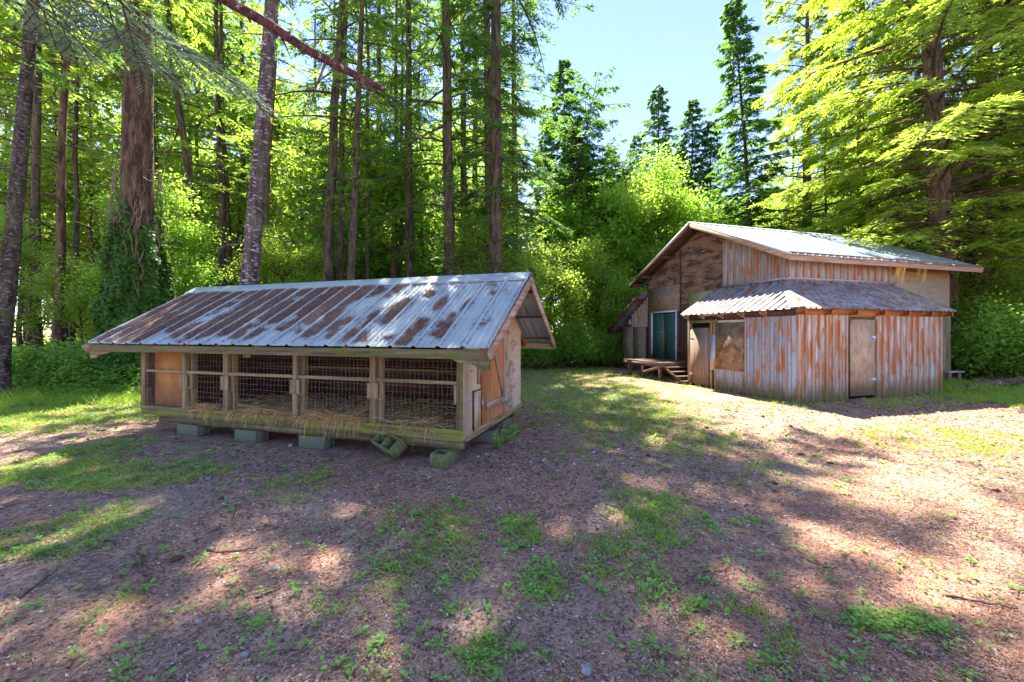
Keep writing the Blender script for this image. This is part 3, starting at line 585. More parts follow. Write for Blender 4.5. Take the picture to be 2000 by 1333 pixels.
Q('door_header', W['mossyy'], lambda b: (b.box(-.04, -.004, 2.24, 3.25, 1.765, 1.86)))
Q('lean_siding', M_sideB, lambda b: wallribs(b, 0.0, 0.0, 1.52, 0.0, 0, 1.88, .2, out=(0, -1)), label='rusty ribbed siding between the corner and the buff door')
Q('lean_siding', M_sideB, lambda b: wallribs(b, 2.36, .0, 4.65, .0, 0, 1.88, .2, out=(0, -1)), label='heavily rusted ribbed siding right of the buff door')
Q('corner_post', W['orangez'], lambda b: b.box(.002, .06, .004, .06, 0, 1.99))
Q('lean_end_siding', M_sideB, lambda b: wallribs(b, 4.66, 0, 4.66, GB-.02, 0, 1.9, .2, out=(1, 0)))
bdoor = Q('buff_door', M_bdoor, lambda b: b.box(1.56, 2.33, -.03, -.003, .08, 1.79), label='buff plywood door with two strap hinges')
Q('strap_hinge', M_steel, lambda b: b.prism([(2.35, -.036, 1.45), (2.35, -.036, 1.33), (2.12, -.036, 1.385), (2.12, -.036, 1.40)], (0, .005, 0)), bdoor)
Q('strap_hinge', M_steel, lambda b: b.prism([(2.35, -.036, .50), (2.35, -.036, .40), (2.12, -.036, .445), (2.12, -.036, .455)], (0, .005, 0)), bdoor)
# awning roof, mitred at a hip
AO, AZ0, AZ1 = .25, 2.0, 2.77
hipt = (GA, GB, AZ1); hipb = (-AO, -AO, AZ0)
def awning_sheet(b, A0, A1, T0, T1, sp=.2):   # ribs run from eave (A0->A1) to top (T0->T1), cut by the hip
    A0, A1, T0, T1 = (np.array(v, float) for v in (A0, A1, T0, T1))
    eu = (A1-A0); L_ = np.linalg.norm(eu); eu /= L_
    tt0 = (T0-A0)@eu; up0 = (T0-A0)-tt0*eu; H_ = np.linalg.norm(up0); ev = up0/H_; nn = np.cross(eu, ev); nn = nn if nn[2] > 0 else -nn
    tt1 = (T1-A0)@eu
    k_ = 0; ss = []
    while k_*sp < L_:
        for p_, h_ in [(0, 0), (.01, .034), (.04, .034), (.05, 0), (.12, 0), (.127, .004), (.135, 0)]: ss.append((k_*sp+p_, h_))
        k_ += 1
    ss = [s_ for s_ in ss if s_[0] < L_-.002]+[(L_-.001, 0)]
    def hmax(s_):   # how far up the rib may run
        if tt0 > 1e-3 and s_ < tt0: return H_*s_/tt0
        if tt1 < L_-1e-3 and s_ > tt1: return H_*(L_-s_)/(L_-tt1)
        return H_
    V = []
    for s_, h_ in ss:
        for f_ in (0, .5, 1): V.append(A0+eu*s_+ev*hmax(s_)*f_+nn*h_)
    V = np.array(V); q = len(ss); i = np.arange(q-1)*3
    F = np.vstack([np.stack([i, i+3, i+4, i+1], -1), np.stack([i+1, i+4, i+5, i+2], -1)])
    b.add(V, F); b.add(V-nn*.004, F[:, ::-1])
aw = Q('awning_roof', M_awn, lambda b: awning_sheet(b, (-AO, 3.3, AZ0), hipb, (GA, 3.3, AZ1), hipt), label='rusty awning roof over the left face')
aw2 = Q('awning_roof', M_awn, lambda b: awning_sheet(b, hipb, (4.74, -AO, AZ0), hipt, (4.74, GB, AZ1), .155), label='purple grey awning roof over the right face')
Q('hip_cap', M_awn, lambda b: b.add([np.array(hipb)+(-.0, .2, .05), np.array(hipb)+(0, 0, .03), np.array(hipt)+(0, 0, .035), np.array(hipt)+(-.02, .13, .0), np.array(hipb)+(.2, 0, .05), np.array(hipt)+(.13, -.02, 0)], [(0, 1, 2, 3), (1, 4, 5, 2)]), aw)
Q('flashing', M_flash, lambda b: (b.beam((GA-.06, 3.0, AZ1+.03), (GA-.06, GB-.08, AZ1+.03), .13, .012, (.7, 0, 1)), b.beam((GA-.06, GB-.065, AZ1+.035), (4.75, GB-.065, AZ1+.035), .14, .012, (0, .7, 1))))
for y in (3.22, 2.62, 1.95, 1.3, .68):
    Q('awning_rafter', W['palex'], lambda b: b.prism([(-.20, y, AZ0-.005), (-.2, y, AZ0-.05), (-.01, y, AZ0-.14), (.02, y, AZ0-.14), (.02, y, AZ0+.10), (-.02, y, AZ0+.095)], (0, .045, 0)))
for x in (.0, .76, 1.52, 2.36, 3.16, 3.95, 4.66):
    Q('awning_rafter', W['orangey'], lambda b: b.prism([(x, -.21, AZ0-.005), (x, -.21, AZ0-.10), (x, .0, AZ0-.12), (x, .03, AZ0-.12), (x, .03, AZ0+.11), (x, 0, AZ0+.10)], (.045, 0, 0)))
Q('awning_fascia', W['orangex'], lambda b: b.box(-.0, 4.66, -.014, .0, 1.885, 2.06))
Q('awning_fascia', W['darky'], lambda b: b.box(-.02, -.002, .0, 3.25, 1.865, 2.06))

# dock and stairs
DK = thing('wooden_dock', (6.03, 8.7, 0), math.radians(16.5), 'small dark wooden loading deck with steps in front of the green barn door', 'deck')
dx0, dx1, dy0, dy1, dz = -.33, .95, 4.1, 6.25, .57
P('deck_boards', W['decky'], lambda b: [b.box(dx0+i*.128, dx0+i*.128+.122, dy0, dy1, dz-.035, dz) for i in range(10)], DK, bevel=.003)
P('rim_board', W['decky'], lambda b: (b.box(dx0+.005, dx0+.04, dy0+.01, dy1-.01, dz-.14, dz-.037), b.box(dx0+.042, dx1, dy0+.01, dy0+.045, dz-.14, dz-.037)), DK)
for (x, y) in ((dx0+.05, dy1-.35), (dx0+.05, dy0+1.0), (dx0+.05, dy0+.1), (dx1-.12, dy0+.1), (dx1-.12, dy1-.3)):
    P('leg', W['deckz'], lambda b: b.box(x, x+.085, y, y+.085, 0, dz-.037), DK)
P('brace', W['decky'], lambda b: b.beam((dx0+.02, dy0+1.0, .2), (dx0+.02, dy0+.1, .42), .03, .08), DK)
for i in range(4):
    zt = dz-.115*(i+1)
    P('tread', W['deckx'], lambda b: b.box(dx0+.1, dx1-.02, dy0-.24*(i+1)+.02, dy0-.24*i, zt-.03, zt), DK, bevel=.003)
for x in (dx0+.16, dx1-.1): P('stringer', W['darky'], lambda b: b.beam((x, dy0+.02, dz-.16), (x, dy0-.95, .0), .035, .10), DK)
# small stand by the right barn corner
ST = thing('wash_stand', (6.03, 8.7, 0), math.radians(16.5), 'small grey bench shelf standing at the right corner of the barn', 'stand')
P('shelf_top', M_flash, lambda b: b.box(6.6, 7.2, .78, 1.03, .38, .42), ST)
for x in (6.65, 7.08): P('leg', W['greyz'], lambda b: b.box(x, x+.06, .83, .9, 0, .379), ST)
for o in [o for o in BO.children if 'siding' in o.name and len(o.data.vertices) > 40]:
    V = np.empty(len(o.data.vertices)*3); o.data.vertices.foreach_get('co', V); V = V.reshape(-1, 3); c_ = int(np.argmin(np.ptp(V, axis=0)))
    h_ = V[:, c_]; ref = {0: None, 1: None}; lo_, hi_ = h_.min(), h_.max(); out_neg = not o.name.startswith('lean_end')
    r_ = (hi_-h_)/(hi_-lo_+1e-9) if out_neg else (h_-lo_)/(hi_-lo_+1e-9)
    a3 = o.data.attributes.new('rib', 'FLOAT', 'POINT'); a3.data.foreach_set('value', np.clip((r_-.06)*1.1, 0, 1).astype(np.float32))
# ------------------------------------------------------------------ vegetation generators
def nrm(v): return v/(np.linalg.norm(v, axis=-1, keepdims=True)+1e-9)
def conifer(H, r0, cs, R, nb, seed, up=.2, droop=.4, tw=20, sl_=11, sv=(.15, .045), dead=10, wig=.12, prof=None, lump=.35, base=1.35, inner=.15):
    """returns trunk mesh builder and crown mesh builder"""
    global rs
    keep_ = rs; rs = np.random.RandomState(seed)
    tr, cr_ = MB(), MB()
    m = 15; tt = np.linspace(0, 1, m); wx, wy = np.cumsum(U(-1, 1, m))*wig*.3, np.cumsum(U(-1, 1, m))*wig*.3
    wx -= wx[0]; wy -= wy[0]
    tt2 = np.r_[0, .008, .03, tt[1:]]; wx2 = np.interp(tt2, tt, wx); wy2 = np.interp(tt2, tt, wy)
    rad = r0*(1-tt2)**.85+.01; rad[0] *= base*1.25; rad[1] *= base; rad[2] *= 1.08
    tr.tube(np.stack([wx2, wy2, tt2*H-.15*(tt2 == 0)], -1), rad, 12)
    axis = lambda z: np.array([np.interp(z/H, tt, wx), np.interp(z/H, tt, wy), z])
    for i in range(dead):
        z = U(.12, cs+.1)*H; az = U(0, 6.28); L_ = U(.4, 1.6); s_ = np.linspace(0, 1, 4)[:, None]; o_ = np.array([math.cos(az), math.sin(az), 0])
        tr.tube(axis(z)+o_*L_*s_+np.array([0, 0, 1])*(U(-.3, .2)*L_*s_-.15*L_*s_**2)+U(-.04, .04, (4, 3)), .02*(1-s_[:, 0]*.7), 3, False)
    for i in range(nb):
        f = (i+U(0, 1))/nb; h = cs+(1-cs)*f; z = h*H; rel = f
        sh = prof(rel) if prof else ((1-rel)**.75*.92+.06)*min(1, .55+rel*3)
        az = 2.39996*i+U(-.4, .4); lumpy = 1+lump*math.sin(az*2+z*1.1)*math.sin(z*.9+seed)
        L_ = R*sh*U(.6, 1.12)*lumpy
        if L_ < .2: L_ = .2
        o_ = np.array([math.cos(az), math.sin(az), 0]); sd_ = np.array([-o_[1], o_[0], 0])
        u_ = up+.5*rel**2+U(-.12, .12); dr_ = droop*U(.6, 1.3)*(1-.5*rel); bend = U(-.25, .25)
        def path(s_): s_ = np.asarray(s_)[..., None]; return axis(z)+o_*L_*s_+sd_*bend*L_*s_**2+np.array([0, 0, 1.])*L_*(u_*s_-dr_*s_**2)
        ps = np.linspace(0, 1, 6); tr.tube(path(ps), np.interp(ps, [0, 1], [min(.014+.011*L_, r0*.35), .004]), 4, False)
        nt_ = max(4, int(tw*(.35+.65*L_/R)*U(.8, 1.1))); s_ = U(.0, 1, nt_)**.75*(1-inner)+inner; sg = np.where(np.arange(nt_) % 2, 1, -1)
        tl = (.22*L_+.16)*(1.05-.65*s_)*U(.6, 1.2, nt_); an_ = U(.6, 1.15, nt_)
        bp = path(s_); td = nrm(o_*np.cos(an_)[:, None]+sd_*(sg*np.sin(an_))[:, None]+np.array([0, 0, 1.])*U(-.45, .05, nt_)[:, None])
        k_ = sl_; q = np.linspace(.08, 1, k_)
        pos = bp[:, None]+td[:, None]*(tl[:, None]*q)[..., None]+np.array([0, 0, -1.])*(tl[:, None]*q**2*.22)[..., None]
        s2 = np.where(np.arange(k_) % 2, 1., -1.)[None, :, None]*np.ones((nt_, 1, 1)); side = nrm(np.cross(td, [0, 0, 1.]))[:, None]
        d_ = nrm(td[:, None]*.8+side*s2*U(.4, .9, (nt_, k_, 1))+np.array([0, 0, 1.])*U(-.5, .12, (nt_, k_, 1)))
        n_ = nrm(np.array([0, 0, 1.])+U(-.55, .55, (nt_, k_, 3)))
        q_ = nt_*k_
        cr_.leaves((pos+U(-.02, .02, (nt_, k_, 3))).reshape(-1, 3), d_.reshape(-1, 3), n_.reshape(-1, 3), U(.7, 1.3, q_)*sv[0], U(.7, 1.3, q_)*sv[1])
    rs = keep_
    return tr, cr_
def broadleaf(H, r0, R, seed, nl=14000, ls=.12, cs=.3, flat=1.):
    global rs
    keep_ = rs; rs = np.random.RandomState(seed)
    tr, cr_ = MB(), MB(); ends = []
    tt = np.linspace(0, 1, 9); wx = np.cumsum(U(-1, 1, 9))*.12; wy = np.cumsum(U(-1, 1, 9))*.12
    tr.tube(np.stack([wx-wx[0], wy-wy[0], tt*H*.8-.1*(tt == 0)], -1), r0*(1-tt*.85), 8)
    for i in range(16):
        f = U(cs, .95); b0 = np.array([np.interp(f, tt, wx-wx[0]), np.interp(f, tt, wy-wy[0]), f*H*.8]); az = 2.4*i+U(-.3, .3)
        L_ = R*U(.55, 1.)*(1.15-.5*f); d_ = np.array([math.cos(az), math.sin(az), U(.2, .8)+f*.5]); s_ = np.linspace(0, 1, 5)[:, None]
        p_ = b0+d_*L_*s_+np.array([0, 0, -.25])*L_*s_**2+U(-.06, .06, (5, 3)); tr.tube(p_, .04*(1-s_[:, 0])+.008, 4, False)
        for j in range(7):
            t_ = U(.3, 1); c_ = np.array([np.interp(t_, s_[:, 0], p_[:, q]) for q in range(3)]); d2 = nrm(U(-1, 1, 3)+d_*.5); l2 = U(.3, .9)*R*.35
            e_ = c_+d2*l2; tr.tube(np.array([c_, (c_+e_)/2+U(-.04, .04, 3), e_]), [.013, .009, .004], 3, False); ends += [e_, (c_+e_)/2]
    ends = np.array(ends); n_ = nl; c_ = ends[rs.randint(0, len(ends), n_)]; sp = R*.13
    p_ = c_+rs.normal(0, 1, (n_, 3))*np.array([sp, sp, sp*.6*flat]); d_ = nrm(np.concatenate([U(-1, 1, (n_, 2)), U(-.9, .1, (n_, 1))], 1))
    cr_.leaves(p_, d_, nrm(np.array([0, 0, 1.])+U(-.7, .7, (n_, 3))), U(.7, 1.3, n_)*ls, U(.7, 1.2, n_)*ls*.62)
    rs = keep_
    return tr, cr_
def shrub(R, H, seed, nl=6000, ls=.09, lobes=9):
    global rs
    keep_ = rs; rs = np.random.RandomState(seed); tr, cr_ = MB(), MB()
    C_ = []
    for i in range(lobes*4):
        az = U(0, 6.28); rr = R*math.sqrt(U(0, 1))*.85; top = H*(1-.6*(rr/R)**2)*U(.45, 1.); e_ = np.array([math.cos(az)*rr, math.sin(az)*rr, top])
        s_ = np.linspace(0, 1, 4)[:, None]; p_ = e_*s_*np.array([1, 1, 1])+np.array([0, 0, .25*H])*s_*(1-s_); tr.tube(p_, .014*(1-s_[:, 0])+.004, 3, False)
        C_ += [e_, p_[2]]
    C_ = np.array(C_); c_ = C_[rs.randint(0, len(C_), nl)]
    p_ = c_+rs.normal(0, 1, (nl, 3))*np.array([R*.14, R*.14, H*.10]); p_[:, 2] = np.abs(p_[:, 2])+.03
    d_ = nrm(np.concatenate([U(-1, 1, (nl, 2)), U(-.8, .3, (nl, 1))], 1))
    cr_.leaves(p_, d_, nrm(np.array([0, 0, 1.])+U(-.7, .7, (nl, 3))), U(.6, 1.3, nl)*ls, U(.6, 1.2, nl)*ls*.6)
    rs = keep_
    return tr, cr_
def meshes(pair, bm_, lm_): return pair[0].mesh('trunk', bm_, True), pair[1].mesh('crown', lm_)
def px(p, z): return (p-1000)/800*z
def plant(name, ms, p, z, label, cat, group=None, sc=1., rot=None, lean=(0, 0), cn='crown', tn='trunk', x=None, szz=1.):
    t = link(name, None); t.empty_display_size = .5
    X_ = px(p, z) if x is None else x
    t.location = (X_, z, float(height(np.array(X_), np.array(z)))-.03); t.rotation_euler = (lean[1], lean[0], U(0, 6.28) if rot is None else rot)
    if any(lean): t.rotation_mode = 'ZYX'; t.rotation_euler = (lean[1], lean[0], t.rotation_euler[2])
    if any(lean):
        Rm = Matrix.Rotation(lean[0], 4, 'Y')@Matrix.Rotation(lean[1], 4, 'X')@Matrix.Rotation(U(0, 6.28) if rot is None else rot, 4, 'Z'); t.rotation_mode = 'XYZ'; t.rotation_euler = Rm.to_euler()
    t.scale = (sc, sc, sc*szz)
    tag(t, label, cat, group)
    link(tn, ms[0], t)
    if ms[1]: link(cn, ms[1], t)
    return t
# shared kinds
T_tall = meshes(conifer(27, .17, .26, 3.2, 58, 11, dead=36, up=.1, droop=.45, tw=18, sl_=10, sv=(.18, .055)), B_fir, L_fir)
T_tall2 = meshes(conifer(25, .165, .3, 3.0, 58, 12, dead=40, up=.05, droop=.45, tw=18, sl_=10, wig=.25, sv=(.18, .055)), B_fir, L_firdark)
T_thin = meshes(conifer(20, .08, .36, 1.9, 55, 13, dead=26, tw=14, sl_=9, wig=.2), B_fir, L_fir)
T_thin2 = meshes(conifer(21, .085, .32, 2.0, 55, 14, dead=26, tw=14, sl_=9, wig=.15), B_red, L_fir)
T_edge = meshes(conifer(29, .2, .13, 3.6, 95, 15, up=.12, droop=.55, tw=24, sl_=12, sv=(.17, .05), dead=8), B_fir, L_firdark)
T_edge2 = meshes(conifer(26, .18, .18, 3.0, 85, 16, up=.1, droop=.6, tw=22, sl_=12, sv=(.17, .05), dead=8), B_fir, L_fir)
T_wide = meshes(conifer(29, .22, .12, 5.2, 100, 21, up=.1, droop=.4, tw=26, sl_=12, sv=(.18, .055), dead=6, lump=.2, prof=lambda r: float(np.interp(r, [0, .3, .36, .45, .6, 1], [.32, .3, .75, 1, .85, .06]))), B_fir, L_firdark)  # crown shaped extra wide above the view, unseen, to shade the foreground
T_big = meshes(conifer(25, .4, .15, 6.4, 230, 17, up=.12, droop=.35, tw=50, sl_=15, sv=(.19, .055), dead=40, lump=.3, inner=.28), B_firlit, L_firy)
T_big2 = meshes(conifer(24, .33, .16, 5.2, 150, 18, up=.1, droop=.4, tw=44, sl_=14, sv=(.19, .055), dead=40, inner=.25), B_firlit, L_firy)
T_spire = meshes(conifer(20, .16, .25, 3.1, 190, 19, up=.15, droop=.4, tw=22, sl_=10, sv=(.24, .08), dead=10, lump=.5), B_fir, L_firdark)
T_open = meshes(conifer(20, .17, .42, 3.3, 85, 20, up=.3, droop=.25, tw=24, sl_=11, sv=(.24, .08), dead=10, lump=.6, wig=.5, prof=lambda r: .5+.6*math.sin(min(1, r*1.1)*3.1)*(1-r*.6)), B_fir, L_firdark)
D_map = meshes(broadleaf(11, .14, 3.4, 31, 20000, .15), B_fir, L_maple)
D_map2 = meshes(broadleaf(9, .1, 2.8, 32, 16000, .13), B_fir, L_maple2)
D_und = meshes(broadleaf(5.5, .06, 2.1, 33, 11000, .11, cs=.12), B_stick, L_maple2)
D_far = meshes(broadleaf(16, .16, 4.6, 34, 20000, .26, cs=.1), B_fir, L_maple2)
D_far2 = meshes(broadleaf(10, .16, 4.0, 35, 13000, .24, cs=.05), B_fir, L_maple)
S_a = meshes(shrub(1.2, 1.5, 41, 7000, .10), B_stick, L_bush)
S_b = meshes(shrub(1.0, 1.1, 42, 6000, .09), B_stick, L_maple)
S_c = meshes(shrub(1.5, 2.4, 43, 9000, .12), B_stick, L_bush)

# hand placed trees, left to right
big_trunk = meshes(conifer(25, .40, .36, 4.4, 75, 51, dead=26, wig=.04, base=1.25), B_red, L_fir)
alder = meshes(conifer(22, .2, .46, 3.0, 50, 52, dead=14, wig=.05, base=1.1), B_fleck, L_fir)
B_dim = bark('dark flecked bark', (.085, .062, .05), (.03, .022, .018), (.18, .14, .12), fleck=.35)
dark1 = meshes(conifer(24, .19, .36, 3.4, 60, 53, dead=34, wig=.12), B_dim, L_firdark)
def lean_for(z, pb, yb, pt, yt):   # sideways lean angle from two picture points of the trunk at one distance
    return math.atan2((pt-pb)/800*z, (yb-yt)/800*z)
def zimg(p, z, y): return px(p, z)
HT = [  # name, meshes, px at base, z, px top, y top, (y base), scale, label
 ('fir_tree', dark1, 2, 8.8, 38, 250, .8, 'dark flecked fir trunk at the far left edge, nearest to the undergrowth', 690),
 ('thin_fir', T_thin, 76, 14.5, 68, 250, 1.5, 'straight brown trunk just right of the dark flecked fir', 650),
 ('thin_fir', T_thin2, 106, 12.5, 105, 200, 1.35, 'taller brown trunk second from the left fir, before the pair of slim trunks', 640),
 ('thin_fir', T_thin, 122, 17, 118, 300, 1.1, 'slim trunk, left one of the close pair left of the ivy tree', 600),
 ('thin_fir', T_thin, 138, 16.5, 132, 300, 1.2, 'slim trunk, right one of the close pair left of the ivy tree', 600),
 ('thin_fir', T_thin2, 55, 20, 52, 300, 1.3, 'slim far trunk between the dark flecked fir and the straight brown trunk', 620),
 ('thin_fir', T_thin2, 183, 22, 180, 300, 1.0, 'faint slim far trunk left of the ivy covered tree', 600),
 ('fir_tree', T_tall, 392, 14.5, 345, 190, .85, 'leaning dark trunk right of the ivy covered tree', 540),
 ('fir_tree', T_tall2, 432, 17, 420, 40, 1., 'dark trunk, left one of the pair left of the pale flecked tree', 540),
 ('fir_tree', T_tall, 447, 19, 436, 140, .9, 'dark trunk, right one of the pair left of the pale flecked tree', 540),
 ('thin_fir', T_thin, 325, 19, 318, 300, 1.3, 'dim slim trunk between the ivy covered tree and the leaning trunk', 560),
 ('flecked_fir', alder, 487, 9.6, 527, 90, 1., 'pale flecked trunk leaning right, rising straight behind the coop roof', 555),
 ('thin_fir', T_thin2, 521, 15, 541, 230, 1.0, 'thin leaning trunk immediately right of the pale flecked tree', 555),
 ('fir_tree', T_tall2, 640, 12.5, 657, 100, .95, 'dark trunk behind the coop, left one of the tall pair', 550),
 ('fir_tree', T_tall, 682, 12.2, 699, 150, .72, 'reddish trunk behind the coop, right one of the tall pair', 550),
 ('fir_tree', T_tall2, 664, 16, 666, 150, .9, 'dark fir trunk half hidden between the two tall firs behind the coop', 550),
 ('thin_fir', T_thin, 720, 17, 718, 350, 1.1, 'slim trunk right of the reddish fir behind the coop', 540),
 ('thin_fir', T_thin2, 764, 18, 765, 380, 1.2, 'slim trunk, left one of two close together behind the coop ridge', 540),
 ('thin_fir', T_thin, 781, 19, 779, 380, 1.2, 'slim trunk, right one of two close together behind the coop ridge', 540),
 ('thin_fir', T_thin2, 806, 20, 804, 350, 1.2, 'slim mid distance trunk behind the right part of the coop ridge', 540),
 ('thin_fir', T_thin, 829, 21, 828, 400, 1.1, 'slender distant trunk left of the dense dark fir', 540),
 ('dense_fir', T_edge, 884, 13.5, 880, 200, .98, 'dense dark fir nearest behind the right part of the coop ridge', 540),
 ('dense_fir', T_edge2, 800, 16.5, 798, 200, 1.02, 'dense green fir behind the coop ridge, left of the dark dense fir', 540),
 ('dense_fir', T_wide, 965, 12.8, 963, 200, 1., 'tall dense fir whose edge borders the left side of the open sky', 540),
 ('dense_fir', T_edge, 1003, 20.5, 1001, 200, .95, 'dense dark fir farthest right of those bordering the open sky', 540),
 ('dense_fir', T_edge2, 930, 22.5, 929, 200, 1.1, 'tall green fir farthest back of those bordering the open sky', 540),
 ('dense_fir', T_edge2, 958, 16.5, 955, 200, 1.12, 'dense fir just behind the tall fir bordering the open sky', 540),
 ('dense_fir', T_edge, 905, 19.5, 905, 200, .95, 'dark fir standing behind the two dense firs at the rim of the open sky', 540),
 ('dense_fir', T_edge2, 740, 21, 738, 200, 1.1, 'tall green fir far behind the pair of tall trunks', 540),
 ('spire_fir', T_spire, 1104, 27, 1100, 110, .98, 'straight pointed fir standing against the sky left of the leaning open crowned fir', 480),
 ('open_fir', T_open, 1092, 24, 1152, 170, .80, 'leaning fir with open flat crown against the sky', 490),
 ('open_fir', T_open, 1180, 24, 1178, 280, .62, 'small open fir left of the bright maple', 560),
 ('open_fir', T_open, 1213, 26, 1212, 290, .62, 'small open fir touching the bright maple', 560),
 ('spire_fir', T_spire, 1285, 31, 1285, 165, 1.0, 'distant fir top in the middle of the sky gap', 480),
 ('spire_fir', T_spire, 1125, 25, 1125, 250, .72, 'short full fir between the straight pointed fir and the leaning fir', 480),
 ('spire_fir', T_spire, 1195, 27, 1196, 290, .68, 'short full fir between the two small open firs', 480),
 ('spire_fir', T_spire, 1350, 27, 1351, 200, .84, 'full dark fir just left of the tall pointed fir', 480),
 ('spire_fir', T_spire, 1068, 29, 1066, 230, .84, 'pointed fir immediately right of the tall dense firs, lower than its neighbour', 480),
 ('spire_fir', T_spire, 1142, 31, 1142, 300, .74, 'short fir behind the leaning open crowned fir', 480),
 ('spire_fir', T_spire, 1222, 34, 1222, 310, .76, 'short distant fir right of the two small open firs', 480),
 ('spire_fir', T_spire, 1332, 33, 1332, 275, .82, 'short distant fir above the bright maple', 480),
 ('spire_fir', T_spire, 1240, 36, 1240, 260, .92, 'lowest distant fir top in the sky gap', 480),
 ('spire_fir', T_spire, 1462, 21, 1432, 25, .93, 'tall dark pointed fir at the right side of the sky gap', 390),
 ('spire_fir', T_spire, 1388, 26, 1392, 230, .75, 'short dark fir between the bright maple and the tall pointed fir', 400),
 ('big_fir', T_big, 1838, 14.2, 1820, 100, 1.0, 'huge sunlit fir with long layered limbs standing behind the barn', 480),
 ('big_fir', T_big2, 1912, 15.2, 1915, 200, 1., 'large fir right of the huge sunlit fir', 520),
 ('thin_fir', T_thin2, 1962, 15, 1960, 300, 1.3, 'slim trunk at the right edge beside the large fir', 570),
 ('big_fir', T_big2, 1690, 19.5, 1688, 200, 1.0, 'sunlit fir rising behind the barn roof, left of the huge fir', 450),
 ('big_fir', T_big2, 1575, 22, 1572, 150, .92, 'yellow green fir behind the barn ridge, right of the pointed fir', 450),
 ('fir_tree', T_big2, 2120, 13.5, 2120, 200, 1.0, 'fir beyond the right edge whose limbs reach into view', 450),
]
placed = {}
for nm, ms, pb, z, pt, yt, sc, lab, yb in HT:
    ln = lean_for(z, pb, yb, pt, yt)
    zb = CAMH+(650-yb)/800*z           # height at which the base px was read
    x_ = px(pb, z)-math.tan(ln)*zb
    placed[lab] = plant(nm, ms, 0, z, lab, 'tree', sc=sc, lean=(ln, U(-.02, .02)), x=x_)
# ivy clad tree
IV = plant('ivy_tree', big_trunk, 265, 10.6, 'massive reddish trunk wrapped in green ivy with bare vine stems', 'tree', lean=(.012, 0), rot=.4)
zi = IV.location
mb = MB(); n = 70000; h = U(0, 1, n)**1.0*5.9; an = U(0, 6.28, n)
bulge = np.interp(h, [0, .8, 2, 3.2, 4.2, 5], [.8, .74, .68, .58, .5, .46])+(fbm(an*2, h*1.2, 1.6, 8)-.5)*.6
topv = 3.1+2.6*vn(an*1.3, an*0+3, 1.3, 2)+.5*vn(an*5, h, 2, 9); k = U(0, 1, n) < np.clip((topv-h)*1.2, 0, 1)*np.interp(h, [0, 2.5, 3.6, 4.6], [1, .95, .8, .35])*np.clip(.25+fbm(an*1.5, h, 1.4, 12)*1.1, 0, 1); h, an, bulge = h[k], an[k], bulge[k]; n = len(h)
rr = bulge*U(.72, 1.03, n)
D = np.stack([np.cos(an)*.5+U(-.6, .6, n), np.sin(an)*.5+U(-.6, .6, n), U(-1, -.1, n)], -1); N_ = np.stack([np.cos(an), np.sin(an), np.full(n, .6)], -1)+U(-.5, .5, (n, 3))
mb.leaves(np.stack([rr*np.cos(an), rr*np.sin(an), h], -1), D, nrm(N_), U(.07, .13, n), U(.06, .10, n)); mb.build('ivy', L_ivy, IV)
mb = MB()
for i in range(80):
    a0 = U(0, 6.28); z0 = U(0, 3.5); L_ = U(1.2, 3.5); s_ = np.linspace(0, 1, 12); zz = z0+s_*L_; aa = a0+np.cumsum(U(-.18, .18, 12)); r_ = np.interp(zz, [0, 2, 4.2, 8], [.7, .55, .45, .41])+U(0, .06)+.05*np.sin(s_*7+i)
    mb.tube(np.stack([r_*np.cos(aa), r_*np.sin(aa), zz], -1), U(.005, .014), 4, False)
for i in range(120):
    a0 = U(0, 6.28); z0 = U(1.5, 6); p_ = np.array([.44*math.cos(a0), .44*math.sin(a0), z0]); q_ = p_+np.array([math.cos(a0), math.sin(a0), 0])*U(.1, .35)+U(-.35, .35, 3)
    mb.tube(np.array([p_, (p_+q_)/2+U(-.06, .06, 3), q_]), U(.003, .007), 3, False)
mb.build('vine_stem', B_stem, IV)
# maples and understory trees
for p_, z, ms, sc, lab in [(1300, 23, D_map, 1.08, 'bright green maple in front of the distant firs behind the barn ridge'), (1250, 25, D_map2, 1.05, 'bright maple left of the barn peak'), (1360, 24, D_map, .9, 'bright maple directly behind the barn peak'),
        (1150, 21, D_map2, .62, 'light green young tree below the leaning fir'), (1085, 19, D_und, 1.15, 'leafy young tree right of the coop gable'), (1190, 19.5, D_und, 1.0, 'bushy tree left of the small shed roof'), (1020, 17, D_map2, .6, 'leafy young tree behind the coop peak'), (960, 15, D_und, 1.1, 'leafy sapling behind the coop ridge end'),
        (1930, 13.5, D_und, .8, 'leafy bush tree right of the barn'), (2010, 12.5, D_map2, .42, 'leafy tree at the right edge behind the fallen log'), (1880, 16.5, D_map2, .7, 'yellow green tree right behind the barn corner'),
        (560, 14, D_map2, .62, 'yellow green sapling behind the coop roof'), (330, 13, D_map, .6, 'young maple right of the ivy covered tree'), (160, 13, D_map2, .5, 'young maple left of the ivy covered tree'), (20, 14, D_map, .55, 'young maple behind the far left fir'), (430, 21, D_map, .85, 'bright maple behind the pair of dark trunks'), (760, 22, D_map, .8, 'bright maple behind the slim trunks'), (600, 20, D_map2, .9, 'sunlit maple behind the pale flecked tree')]:
    plant('maple_tree' if 'maple' in lab else 'young_tree', ms, p_, z, lab, 'tree', sc=sc)
